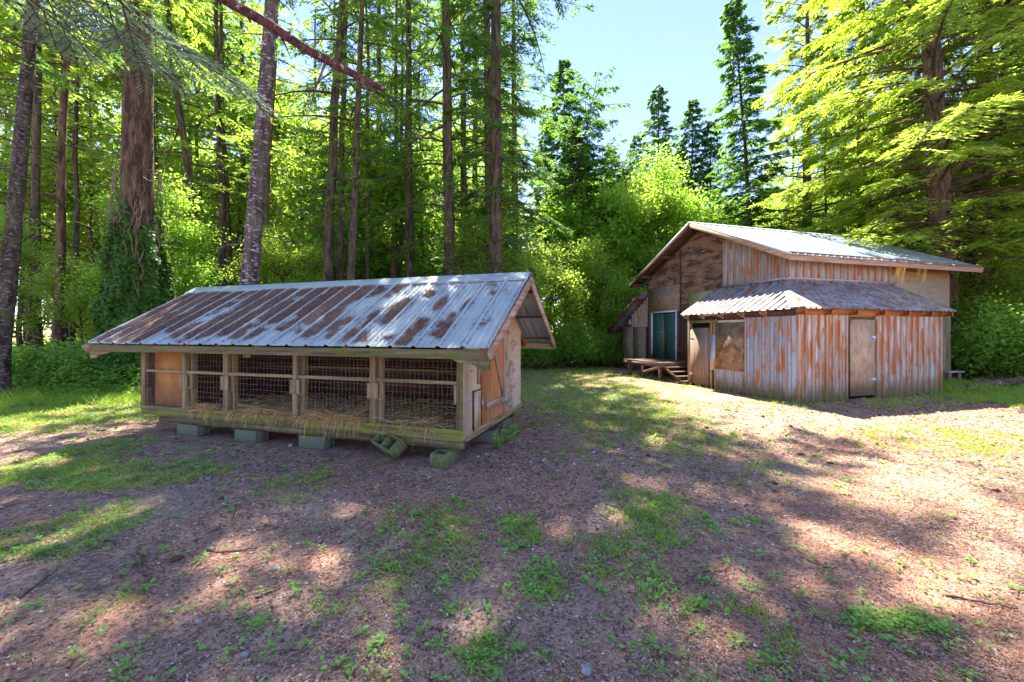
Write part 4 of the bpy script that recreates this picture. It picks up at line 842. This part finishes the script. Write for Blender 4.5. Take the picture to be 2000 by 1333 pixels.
LM = [(-1e9, 0, 'beyond the left edge of the view'), (0, 60, 'behind the dark trunk at the far left'), (60, 150, 'behind the slim brown trunks at the left'), (150, 225, 'just left of the ivy covered trunk'), (225, 310, 'behind the ivy covered trunk'),
      (310, 400, 'between the ivy covered and the leaning trunk'), (400, 470, 'behind the pair of dark trunks'), (470, 545, 'behind the pale flecked tree'), (545, 630, 'right of the pale flecked tree'), (630, 710, 'behind the pair of tall firs'), (710, 800, 'behind the slim trunks over the coop ridge'),
      (800, 900, 'left of the dense dark fir'), (900, 1045, 'behind the right end of the coop ridge'), (1045, 1150, 'below the leaning fir'), (1150, 1240, 'above the small shed roof'), (1240, 1330, 'left of the barn peak'), (1330, 1430, 'right above the barn peak'), (1430, 1530, 'behind the tall pointed fir'),
      (1530, 1650, 'behind the middle of the barn roof'), (1650, 1790, 'behind the right part of the barn roof'), (1790, 1880, 'behind the huge sunlit fir'), (1880, 2000, 'behind the large fir at the right'), (2000, 1e9, 'beyond the right edge of the view')]
ORD = ['nearest', 'second nearest', 'third nearest', 'fourth nearest', 'fifth nearest', 'sixth nearest', 'seventh nearest', 'eighth nearest', 'ninth nearest', 'tenth nearest', 'eleventh nearest', 'twelfth nearest']
def relabel(objs):      # own label for each: kind, landmark, and order in depth where several stand by one landmark
    bins = {}
    for o, adj, p_ in objs:
        for j, (a, b_, t_) in enumerate(LM):
            if a <= p_ < b_: bins.setdefault((adj, j), []).append(o)
    for (adj, j), os_ in bins.items():
        os_.sort(key=lambda o: o.location.y)
        for q, o in enumerate(os_): o['label'] = adj+' '+LM[j][2] if len(os_) == 1 else '%s, %s of those %s' % (adj, ORD[q] if q < 12 else 'farthest', LM[j][2])
# shrubs along the clearing
SH = [(1050, 17.2), (1085, 18), (1120, 17.6), (1160, 18.2), (1195, 17.8), (1225, 19.5), (1015, 16.8), (1890, 12.8), (1935, 12.2), (1985, 12.0), (2030, 11.8), (1870, 14.8), (1960, 14), (2040, 14), (1910, 15.5), (205, 10.6), (320, 11.5), (160, 10.4), (55, 10.2), (420, 12.5), (470, 13), (540, 13), (620, 14), (700, 14), (780, 15), (860, 15), (930, 15.5)]
shr = []
for i, (p_, z) in enumerate(SH):
    ms = (S_a, S_b, S_c)[i % 3] if p_ > 1000 else (S_b, S_a)[i % 2]
    where = 'between the coop gable and the small shed' if 1000 < p_ < 1300 else ('right of the barn' if p_ > 1300 else 'in the shade behind the coop and its left end')
    shr.append((plant('shrub', ms, p_, z, 'leafy green shrub at the forest edge '+where, 'shrub', 'shrubs '+where, sc=U(.8, 1.15)*(1.25 if p_ > 1800 else 1), cn='foliage', tn='stem'), 'leafy green shrub', p_))
relabel(shr)
# deep forest
deep = []
rs = np.random.RandomState(99)
for i in range(150):
    z = 19+42*(i/150)**1.1+U(-1, 1); p_ = U(-250, 2250)
    hole = 1045 < p_ < 1430; kind = i % 3
    if hole:
        ytop = 345+U(-35, 90); hgt = CAMH+(650-ytop)/800*z; ms = (D_far, D_far2)[i % 2]; sc = hgt/((16, 10)[i % 2]*.98); nm, lab, gr = 'forest_maple', 'low bright tree on the forest line under the sky gap', 'trees under the sky gap'
        if z < 22: continue
    elif kind == 0: ms = (T_tall, T_tall2, T_thin2)[rs.randint(3)]; sc = U(.85, 1.1); nm, lab, gr = 'forest_fir', 'slender fir deep in the forest among many alike', 'firs deep in the forest'
    elif kind == 1: ms = (D_far, D_far, D_far2)[rs.randint(3)]; sc = U(.95, 1.45); nm, lab, gr = 'forest_maple', 'backlit yellow green maple deep in the forest', 'maples deep in the forest'
    else: ms = (T_edge2, D_far, T_thin)[rs.randint(3)]; sc = U(.7, .95); nm, lab, gr = 'forest_tree', 'backlit tree deep in the forest', 'mixed trees deep in the forest'
    X_ = px(p_, z)
    if 5 < X_ < 15 and z < 19: continue
    if p_ < 1000 or p_ > 1430 or hole: deep.append((plant(nm, ms, p_, z, lab, 'tree', gr, sc=sc), {'forest_fir': 'deep forest fir', 'forest_maple': 'deep forest maple', 'forest_tree': 'tall mixed forest tree'}[nm] if not hole else 'low bright tree', p_))
relabel(deep)
#UNDER
# undergrowth as stuff
def scatter(n, xr, yr, dens):
    x = U(*xr, n); y = U(*yr, n); k = U(0, 1, n) < dens(x, y); return x[k], y[k]
mb = MB()
def edge(x): return 9.0-.03*(x+8)+.6*(vn(x, x*0, .7, 3)-.5)
x, y = scatter(150000, (-22, -3.5), (8, 18), lambda x, y: np.where(y > edge(x)+.0, 1., 0)*np.where(y < 11.5, 1, .5)*(x > -1.4*y))
n = len(x); hh = np.clip((y-edge(x))*.9+.12, .08, .55)+fbm(x, y, .9, 7)*.55*np.clip((y-edge(x)), 0, 1)
zz = hh*U(.25, 1, n)**.6; an = U(0, 6.28, n)
mb.leaves(np.stack([x, y, zz], -1), np.stack([np.cos(an), np.sin(an), U(-.6, .5, n)], -1), nrm(np.array([0, 0, 1.])+U(-.7, .7, (n, 3))), U(.05, .13, n), U(.03, .06, n))
tag(mb.build('undergrowth', L_bush), 'low leafy undergrowth along the left edge of the clearing', 'undergrowth', kind='stuff')
mb = MB()
x, y = scatter(150000, (-30, 30), (17.5, 34), lambda x, y: np.where((y > 18) & ~((x > 4) & (x < 15) & (y < 19)), .9, 0)*(np.abs(x) < 1.3*y))
n = len(x); zz = (.25+fbm(x, y, .5, 17)*1.3)*U(.2, 1, n)**.6; an = U(0, 6.28, n)
mb.leaves(np.stack([x, y, zz], -1), np.stack([np.cos(an), np.sin(an), U(-.6, .5, n)], -1), nrm(np.array([0, 0, 1.])+U(-.7, .7, (n, 3))), U(.1, .24, n), U(.06, .13, n))
tag(mb.build('forest_undergrowth', L_maple), 'sunlit green ground cover under the forest trees', 'undergrowth', kind='stuff')
# grass
def occupied(x, y):
    dx, dy = x+.546, y-4.6; lx, ly = dx*cr+dy*sr, -dx*sr+dy*cr; c1 = (lx > -5.4) & (lx < .05) & (ly > -.1) & (ly < 2.3)
    ca, sa = math.cos(math.radians(16.5)), math.sin(math.radians(16.5)); dx, dy = x-6.03, y-8.7; bx, by = dx*ca+dy*sa, -dx*sa+dy*ca
    return c1 | ((bx > -.04) & (bx < 4.7) & (by > -.04) & (by < 3.3)) | ((bx > .97) & (bx < 7.2) & (by > 1.0))
mb = MB()
r = U(0, 1, 420000); y = 1.65*(20/1.65)**r; x = U(-1.35, 1.35, 420000)*y; k = (U(0, 1, len(x)) < np.clip(turfd(x, y)-.14, 0, 1)*1.3*np.clip(y/4, .3, 1)) & ~occupied(x, y); x, y = x[k], y[k]
# clump: pull blades to tuft centres
cx, cy = np.round(x/.045)*.045+.02*np.sin(y*90), np.round(y/.045)*.045; x = x*.45+cx*.55; y = y*.45+cy*.55
n = len(x); an = U(0, 6.28, n); tall = .035+.05*fbm(x, y, 1.3, 40)+np.where((y > 8.2) & (x < -4), .1, 0)
sc = np.clip(y/5, .8, 2)
mb.leaves(np.stack([x, y, height(x, y)-.003], -1), np.stack([np.cos(an)*.8, np.sin(an)*.8, U(.3, 1.3, n)], -1), np.stack([-np.sin(an), np.cos(an)*.2, U(.2, 1, n)], -1), tall*U(.5, 1.6, n)*np.sqrt(sc), .0055*sc*U(.7, 1.5, n))
tag(mb.build('grass', L_grass), 'thin patchy grass growing through the bare soil', 'grass', kind='stuff')
# taller grass at the undergrowth rim and at the barn foot
mb = MB(); n = 16000; x = U(-13, -4.3, n); y = edge(x)+U(-.5, .9, n); xb = U(10.8, 16, 7000); yb = 10.6+U(-.5, .9, 7000)+(xb-11)*.1; x = np.r_[x, xb]; y = np.r_[y, yb]; n = len(x); an = U(0, 6.28, n)
mb.leaves(np.stack([x, y, np.zeros(n)], -1), np.stack([np.cos(an)*.6, np.sin(an)*.6, U(.5, 1.4, n)], -1), np.stack([-np.sin(an), np.cos(an), U(.2, 1, n)], -1), U(.08, .4, n)*np.clip(fbm(x, y, 1.1, 3)*1.6, .3, 1.2), U(.007, .013, n))
tag(mb.build('tall_grass', L_grass), 'longer grass at the rim of the undergrowth and beside the barn corner', 'grass', kind='stuff')
# broad leaved weeds: little rosettes
mb = MB(); r = U(0, 1, 42000); y = 1.65*(12/1.65)**r; x = U(-1.35, 1.35, 42000)*y
k = (U(0, 1, len(x)) < np.clip(turf(x, y)*.9-fbm(x, y, 3, 50)*.85, .0, 1)*.9+.035*(fbm(x, y, 1.1, 44) > .45)) & ~occupied(x, y); x, y = x[k], y[k]
for i in range(len(x)):
    m = rs.randint(5, 12); an = U(0, 6.28, m); rr = U(.0, .02, m); l_ = U(.018, .045)*np.clip(y[i]/4, .8, 1.4)
    mb.leaves(np.stack([x[i]+rr*np.cos(an), y[i]+rr*np.sin(an), height(x[i], y[i])+U(.004, .035, m)], -1), np.stack([np.cos(an), np.sin(an), U(-.1, .5, m)], -1), nrm(np.array([0, 0, 1.])+U(-.35, .35, (m, 3))), l_*U(.7, 1.2, m), l_*.62)
tag(mb.build('weeds', L_weed), 'small broad leaved weeds scattered over the bare soil', 'weeds', kind='stuff')
# litter
M_l1 = mat('red brown litter', (.58, .28, .14), [dict(c=(.16, .08, .06), k='island', lo=.2, hi=.85), dict(c=(.8, .5, .34), k='island', lo=.85, hi=1, f=.8)])
M_l2 = mat('pale litter', (.72, .62, .52), [dict(c=(.34, .24, .18), k='island', lo=.2, hi=.9)])
def litter(n, m, ln, wd, label, name, ymax=9, bias=None):
    mb = MB(); r = U(0, 1, n); y = 1.6*(ymax/1.6)**r; x = U(-1.35, 1.35, n)*y
    dn = .25+fbm(x, y, 1.0, 60)*1.1
    if bias is not None: dn = dn*bias(x, y)
    k = (U(0, 1, n) < dn) & ~occupied(x, y); x, y = x[k], y[k]; n = len(x); an = U(0, 6.28, n); sc = np.clip(y/3.2, .75, 2.2)
    mb.leaves(np.stack([x, y, height(x, y)+.002+U(0, .006, n)], -1), np.stack([np.cos(an), np.sin(an), U(-.15, .3, n)], -1), nrm(np.array([0, 0, 1.])+U(-.6, .6, (n, 3))), U(*ln, n)*sc, U(*wd, n)*sc)
    tag(mb.build(name, m), label, 'litter', kind='stuff')
litter(240000, M_l1, (.012, .032), (.004, .010), 'reddish brown fir scales and needles covering the soil', 'needle_litter', bias=lambda x, y: np.clip(.75+.35*x/np.maximum(y, 1), .35, 1.2))
litter(50000, M_l2, (.015, .05), (.002, .005), 'pale dry grass stems and twiglets on the soil', 'twig_litter')
M_l3 = mat('dark bark chips', (.16, .09, .07), [dict(c=(.06, .04, .035), k='island', lo=.1, hi=.9), dict(c=(.34, .22, .16), k='island', lo=.85, hi=1)])
litter(9000, M_l3, (.02, .05), (.008, .02), 'dark bark chips scattered on the soil', 'bark_chips', 9)
litter(3600, M_l2, (.015, .035), (.012, .022), 'pale dead leaf flakes on the soil', 'leaf_litter', 8)
# sticks, stones, cones
def gp(p_, q_): x, y = gpt(p_, q_); return np.array([x, y, float(height(np.array(x), np.array(y)))])
for pts, r_, lab in [([(405, 1078), (440, 1083), (497, 1076)], .009, 'dark curved stick left of centre, longest of the fallen twigs'), ([(265, 1087), (277, 1118), (302, 1146)], .014, 'reddish broken stick at the left with a thick butt'),
        ([(188, 1053), (237, 1073)], .008, 'straight twig at the left above the broken stick'), ([(752, 1080), (800, 1073), (835, 1075)], .007, 'thin stick lying in the central grass patch'), ([(535, 1277), (580, 1272)], .008, 'pale stick at the bottom centre left'),
        ([(845, 1222), (880, 1245)], .007, 'short pale twig at the bottom centre'), ([(500, 1178), (548, 1155)], .008, 'pale forked twig left of centre'), ([(460, 990), (455, 1030), (410, 1045)], .006, 'bent twig in the shadow left of centre'), ([(1840, 1160), (1990, 1190)], .008, 'long thin stick at the lower right'), ([(670, 1065), (690, 1050), (705, 1040)], .006, 'forked pale twig near the middle'), ([(1320, 1150), (1360, 1120), (1420, 1112)], .006, 'thin bent twig right of the bottom centre'), ([(40, 1170), (110, 1120)], .008, 'long thin twig at the lower left edge'), ([(980, 1260), (1010, 1215)], .006, 'short dark twig at the bottom centre'), ([(1560, 1085), (1610, 1110), (1640, 1108)], .006, 'crooked twig among the weeds at the right'), ([(690, 1270), (660, 1310)], .007, 'pale twig at the very bottom left of centre'), ([(1180, 985), (1230, 1000)], .006, 'small twig in the middle of the clearing')]:
    P_ = np.array([gp(*q) for q in pts])+(0, 0, r_); tt = np.linspace(0, len(P_)-1, 9); C_ = np.stack([np.interp(tt, range(len(P_)), P_[:, i]) for i in range(3)], -1)+U(-.006, .006, (9, 3))
    mb = MB(); mb.tube(C_, np.linspace(r_, r_*.4, 9)*U(.85, 1.15, 9), 6); tag(mb.build('stick', B_stick, smooth=True), lab, 'stick', 'sticks on the ground')
M_stone = mat('pebble', (.3, .29, .27), [dict(c=(.2, .18, .17), s=20), dict(c=(.45, .44, .4), s=9, lo=.5, hi=.7)])
def blob(name, c, r, m, lab, cat, gr, sq=(1, .8, .55)):
    bpyme = bpy.data.meshes.new(name); V = []; F = []
    a, b = 10, 7
    for i in range(b):
        th = math.pi*(i+.0)/(b-1)
        for j in range(a):
            q = U(.86, 1.12); V.append((r*sq[0]*math.sin(th)*math.cos(j*2*math.pi/a)*q, r*sq[1]*math.sin(th)*math.sin(j*2*math.pi/a)*q, r*sq[2]*math.cos(th)))
    F = [(i*a+j, i*a+(j+1) % a, (i+1)*a+(j+1) % a, (i+1)*a+j) for i in range(b-1) for j in range(a)]
    mb = MB(); mb.add(V, F); o = mb.build(name, m, smooth=True); o.location = c; o.rotation_euler = (0, 0, U(0, 6)); tag(o, lab, cat, gr); return o
for i, (p_, q_, r_, lab) in enumerate([(407, 938, .032, 'pale round stone left of centre in front of the coop'), (397, 948, .02, 'smaller pale stone touching the round one'), (388, 1221, .022, 'pale broken stone at the lower left'), (535, 1118, .025, 'grey pebble near the curved stick'), (478, 1284, .025, 'grey pebble at the bottom left'), (1145, 1313, .03, 'pebble at the bottom centre'), (568, 872, .04, 'dark stone beside the middle concrete block')]):
    blob('stone', gp(p_, q_)+(0, 0, r_*.3), r_, M_stone, lab, 'stone', 'stones on the ground')
M_cone = mat('fir cone', (.07, .04, .03), [dict(c=(.14, .08, .05), k='vor', s=60, lo=.2, hi=.6)], bump=dict(k='vor', s=70, st=1, dd=.01))
NC = ['first', 'second', 'third', 'fourth', 'fifth', 'sixth', 'seventh', 'eighth', 'ninth', 'tenth', 'eleventh', 'twelfth', 'thirteenth', 'fourteenth']
for i, (p_, q_) in enumerate(sorted([(1513, 945), (1515, 962), (1266, 892), (1565, 889), (1420, 802), (1348, 822), (1490, 815), (1544, 835), (1945, 962), (432, 977), (345, 1098), (1380, 838), (1290, 845), (1620, 905)], key=lambda t: -t[1])):
    blob('fir_cone', gp(p_, q_)+(0, 0, .012), .03 if q_ > 880 else .04, M_cone, 'dark fir cone on the open soil, %s counted from the bottom of the picture' % NC[i], 'fir cone', 'fir cones on the ground', (1.3, .7, .6))
# sprigs under the coop door
for (lx, ly, s_, lab) in ((.17, .72, .8, 'left leafy sprig growing under the coop door'), (.2, 1.12, 1., 'right and larger leafy sprig growing under the coop door')):
    X_, Y_ = cw(lx, ly); t = thing('leafy_sprig', (X_, Y_, 0), 0, lab, 'plant', 'leafy sprigs under the coop door'); mb = MB(); st_ = MB()
    for j in range(5):
        a0 = U(0, 6.28); e_ = np.array([math.cos(a0)*.07, math.sin(a0)*.07-.03, U(.15, .33)])*s_; st_.tube(np.array([(0, 0, 0), e_*(.5, .5, .6), e_]), .004, 4, False)
        m = 9; an = U(0, 6.28, m); f_ = U(.35, 1, m)[:, None]; mb.leaves(e_*f_, np.stack([np.cos(an), np.sin(an)-.3, U(-.6, .3, m)], -1), nrm(np.array([0, -.6, 1.])+U(-.4, .4, (m, 3))), U(.05, .085, m)*s_, U(.04, .06, m)*s_)
    mb.build('foliage', L_weed, t); st_.build('stem', L_weed, t)
# fern tuft by the steps, log at right
LG = thing('fallen_log', (11.75, 10.55, 0), 0, 'weathered grey fallen log with a dead branch at the right edge of the clearing', 'log')
P('trunk', B_stick, lambda b: b.tube(np.array([(0, 0, .1), (.5, .05, .16), (1.1, .12, .2), (1.9, .3, .26)]), [.07, .11, .1, .07], 9), LG, smooth=True)
P('branch', B_stick, lambda b: (b.tube(np.array([(.7, .1, .2), (1.4, -.1, .35), (2.2, -.15, .3)]), [.04, .03, .01], 6), b.tube(np.array([(.1, 0, .12), (-.25, -.1, .08), (-.5, -.12, .12)]), [.06, .04, .015], 6)), LG, smooth=True)
X_, Y_ = 5.25, 12.35; t = thing('fern_tuft', (X_, Y_, 0), 0, 'bright green tuft at the foot of the deck steps', 'plant'); mb = MB(); m = 26; an = U(0, 6.28, m)
mb.leaves(np.zeros((m, 3)), np.stack([np.cos(an)*.5, np.sin(an)*.5, U(.6, 1.2, m)], -1), np.stack([-np.sin(an), np.cos(an), U(0, .4, m)], -1), U(.12, .28, m), U(.02, .035, m)); mb.build('foliage', L_weed, t)

# overhanging fir just outside the left of the view, whose limbs hang into it
OF = thing('overhanging_fir', (-3.6, 1.0, 0), 0, 'near fir whose needled branch and bare broken limb hang into the top left', 'tree')
P('trunk', B_fir, lambda b: b.tube(np.array([(0, 0, -.1), (0, 0, .3), (.02, .02, 3), (.05, 0, 6), (.1, 0, 11), (.1, 0, 16)]), [.42, .3, .26, .22, .13, .03], 12), OF, smooth=True)
def wp(p_, q_, z): return np.array([px(p_, z)+3.6, z-1.0, CAMH+(650-q_)/800*z])
bare = [np.array([.05, 0, 5.2]), wp(300, -140, 2.0), wp(430, -5, 2.15), wp(520, 45, 2.25), wp(600, 98, 2.3), wp(680, 140, 2.4), wp(752, 177, 2.45)]
P('bare_limb', mat('red brown limb bark', (.15, .06, .05), [dict(c=(.05, .022, .02), s=35, lo=.42, hi=.6), dict(c=(.4, .33, .34), s=28, lo=.58, hi=.64, f=.9)], bump=dict(s=50, st=1, dd=.02)),
  lambda b: b.tube(np.array(bare), [.05, .034, .027, .026, .024, .022, .013], 10), OF, label='bare reddish broken limb', smooth=True)
def stubs(b):
    for i in range(26):
        j = 1+i % 5; t_ = U(0, 1); c_ = bare[j]*(1-t_)+bare[j+1]*t_; d_ = nrm(U(-1, 1, 3)+np.array([.4, 0, -.2])); l_ = U(.02, .05) if i % 4 else U(.12, .3)
        b.tube(np.array([c_, c_+d_*l_*.5, c_+d_*l_+np.array([0, 0, -.1])*l_]), [.009, .005, .002] if l_ > .1 else [.013, .01, .005], 5)
P('twig_stub', B_stick, stubs, OF)
twigs = MB(); need = MB()
def spray(pts, side_n, side_l, r_, nl=.036, lv=0):
    P_ = np.array(pts); tt = np.linspace(0, len(P_)-1, 24); C_ = np.stack([np.interp(tt, range(len(P_)), P_[:, i]) for i in range(3)], -1)
    twigs.tube(C_, np.linspace(r_, r_*.3, 24), 5, False)
    def needles(A_):     # both sides flat rows of needles
        seg = np.diff(A_, axis=0); L_ = np.linalg.norm(seg, axis=1).sum(); m = int(L_/.0035); u_ = np.linspace(0, len(A_)-1.001, m); i_ = u_.astype(int); f_ = (u_-i_)[:, None]
        p_ = A_[i_]*(1-f_)+A_[i_+1]*f_; d_ = nrm(seg[i_]); s_ = nrm(np.cross(d_, [0.05, -.25, 1.])); sg = np.where(np.arange(m) % 2, 1., -1.)[:, None]
        need.leaves(p_, nrm(d_*.75+s_*sg+U(-.22, .22, (m, 3))), nrm(np.array([0, -.3, 1.])+U(-.4, .4, (m, 3))), U(.8, 1.15, m)*nl, .0042)
    needles(C_)
    for k_ in range(side_n):
        t_ = (k_+.6)/side_n; c_ = np.array([np.interp(t_*23, range(24), C_[:, i]) for i in range(3)]); d_ = nrm(C_[min(23, int(t_*23)+1)]-C_[int(t_*22)]); s_ = nrm(np.cross(d_, [0, -.3, 1.]))*(1 if k_ % 2 else -1)
        e_ = nrm(d_*.85+s_*.75+np.array([0, 0, U(-.12, .02)]))*side_l*(1-.75*t_)*U(.8, 1.15)
        A_ = c_+np.linspace(0, 1, 8)[:, None]*e_+np.array([0, 0, -.12])*np.linalg.norm(e_)*np.linspace(0, 1, 8)[:, None]**2; twigs.tube(A_, np.linspace(.003, .001, 8), 4, False); needles(A_)
        if lv == 0 and np.linalg.norm(e_) > .16:
            for j in range(4):
                c2 = A_[2+j]; e2 = nrm(e_*.9/np.linalg.norm(e_)+nrm(np.cross(e_, [0, -.3, 1.]))*(1 if j % 2 else -1)*.8)*np.linalg.norm(e_)*.4; B_ = c2+np.linspace(0, 1, 5)[:, None]*e2; twigs.tube(B_, .0015, 4, False); needles(B_)
s0 = np.array([.05, 0, 3.9])
spray([wp(180, -60, 1.35), wp(250, 20, 1.45), wp(300, 60, 1.5), wp(380, 115, 1.6), wp(460, 165, 1.7), wp(525, 215, 1.8)], 16, .33, .006)
spray([wp(60, -80, 1.4), wp(150, -10, 1.5), wp(230, 60, 1.55), wp(300, 125, 1.6), wp(350, 160, 1.65)], 12, .3, .005)
spray([wp(-20, -60, 1.5), wp(60, 0, 1.6), wp(120, 50, 1.7), (wp(190, 120, 1.8))], 10, .3, .005)
twigs.tube(np.array([s0, (s0+wp(180, -60, 1.35))/2+np.array([0, 0, .1]), wp(180, -60, 1.35)]), [.03, .015, .006], 6)
twigs.tube(np.array([s0, (s0+wp(60, -80, 1.4))/2, wp(60, -80, 1.4)]), [.03, .012, .005], 6)
twigs.tube(np.array([s0+np.array([0, 0, .2]), wp(-20, -60, 1.5)]), [.03, .005], 6)
twigs.build('branch', B_fir, OF, smooth=True); need.build('needles', L_near, OF)
ocr = conifer(17, .2, .5, 3.0, 36, 77, tw=18, sl_=10)
ocr[1].build('crown', L_fir, OF)
print('objects', len(bpy.data.objects), 'verts', sum(len(m.vertices) for m in bpy.data.meshes))
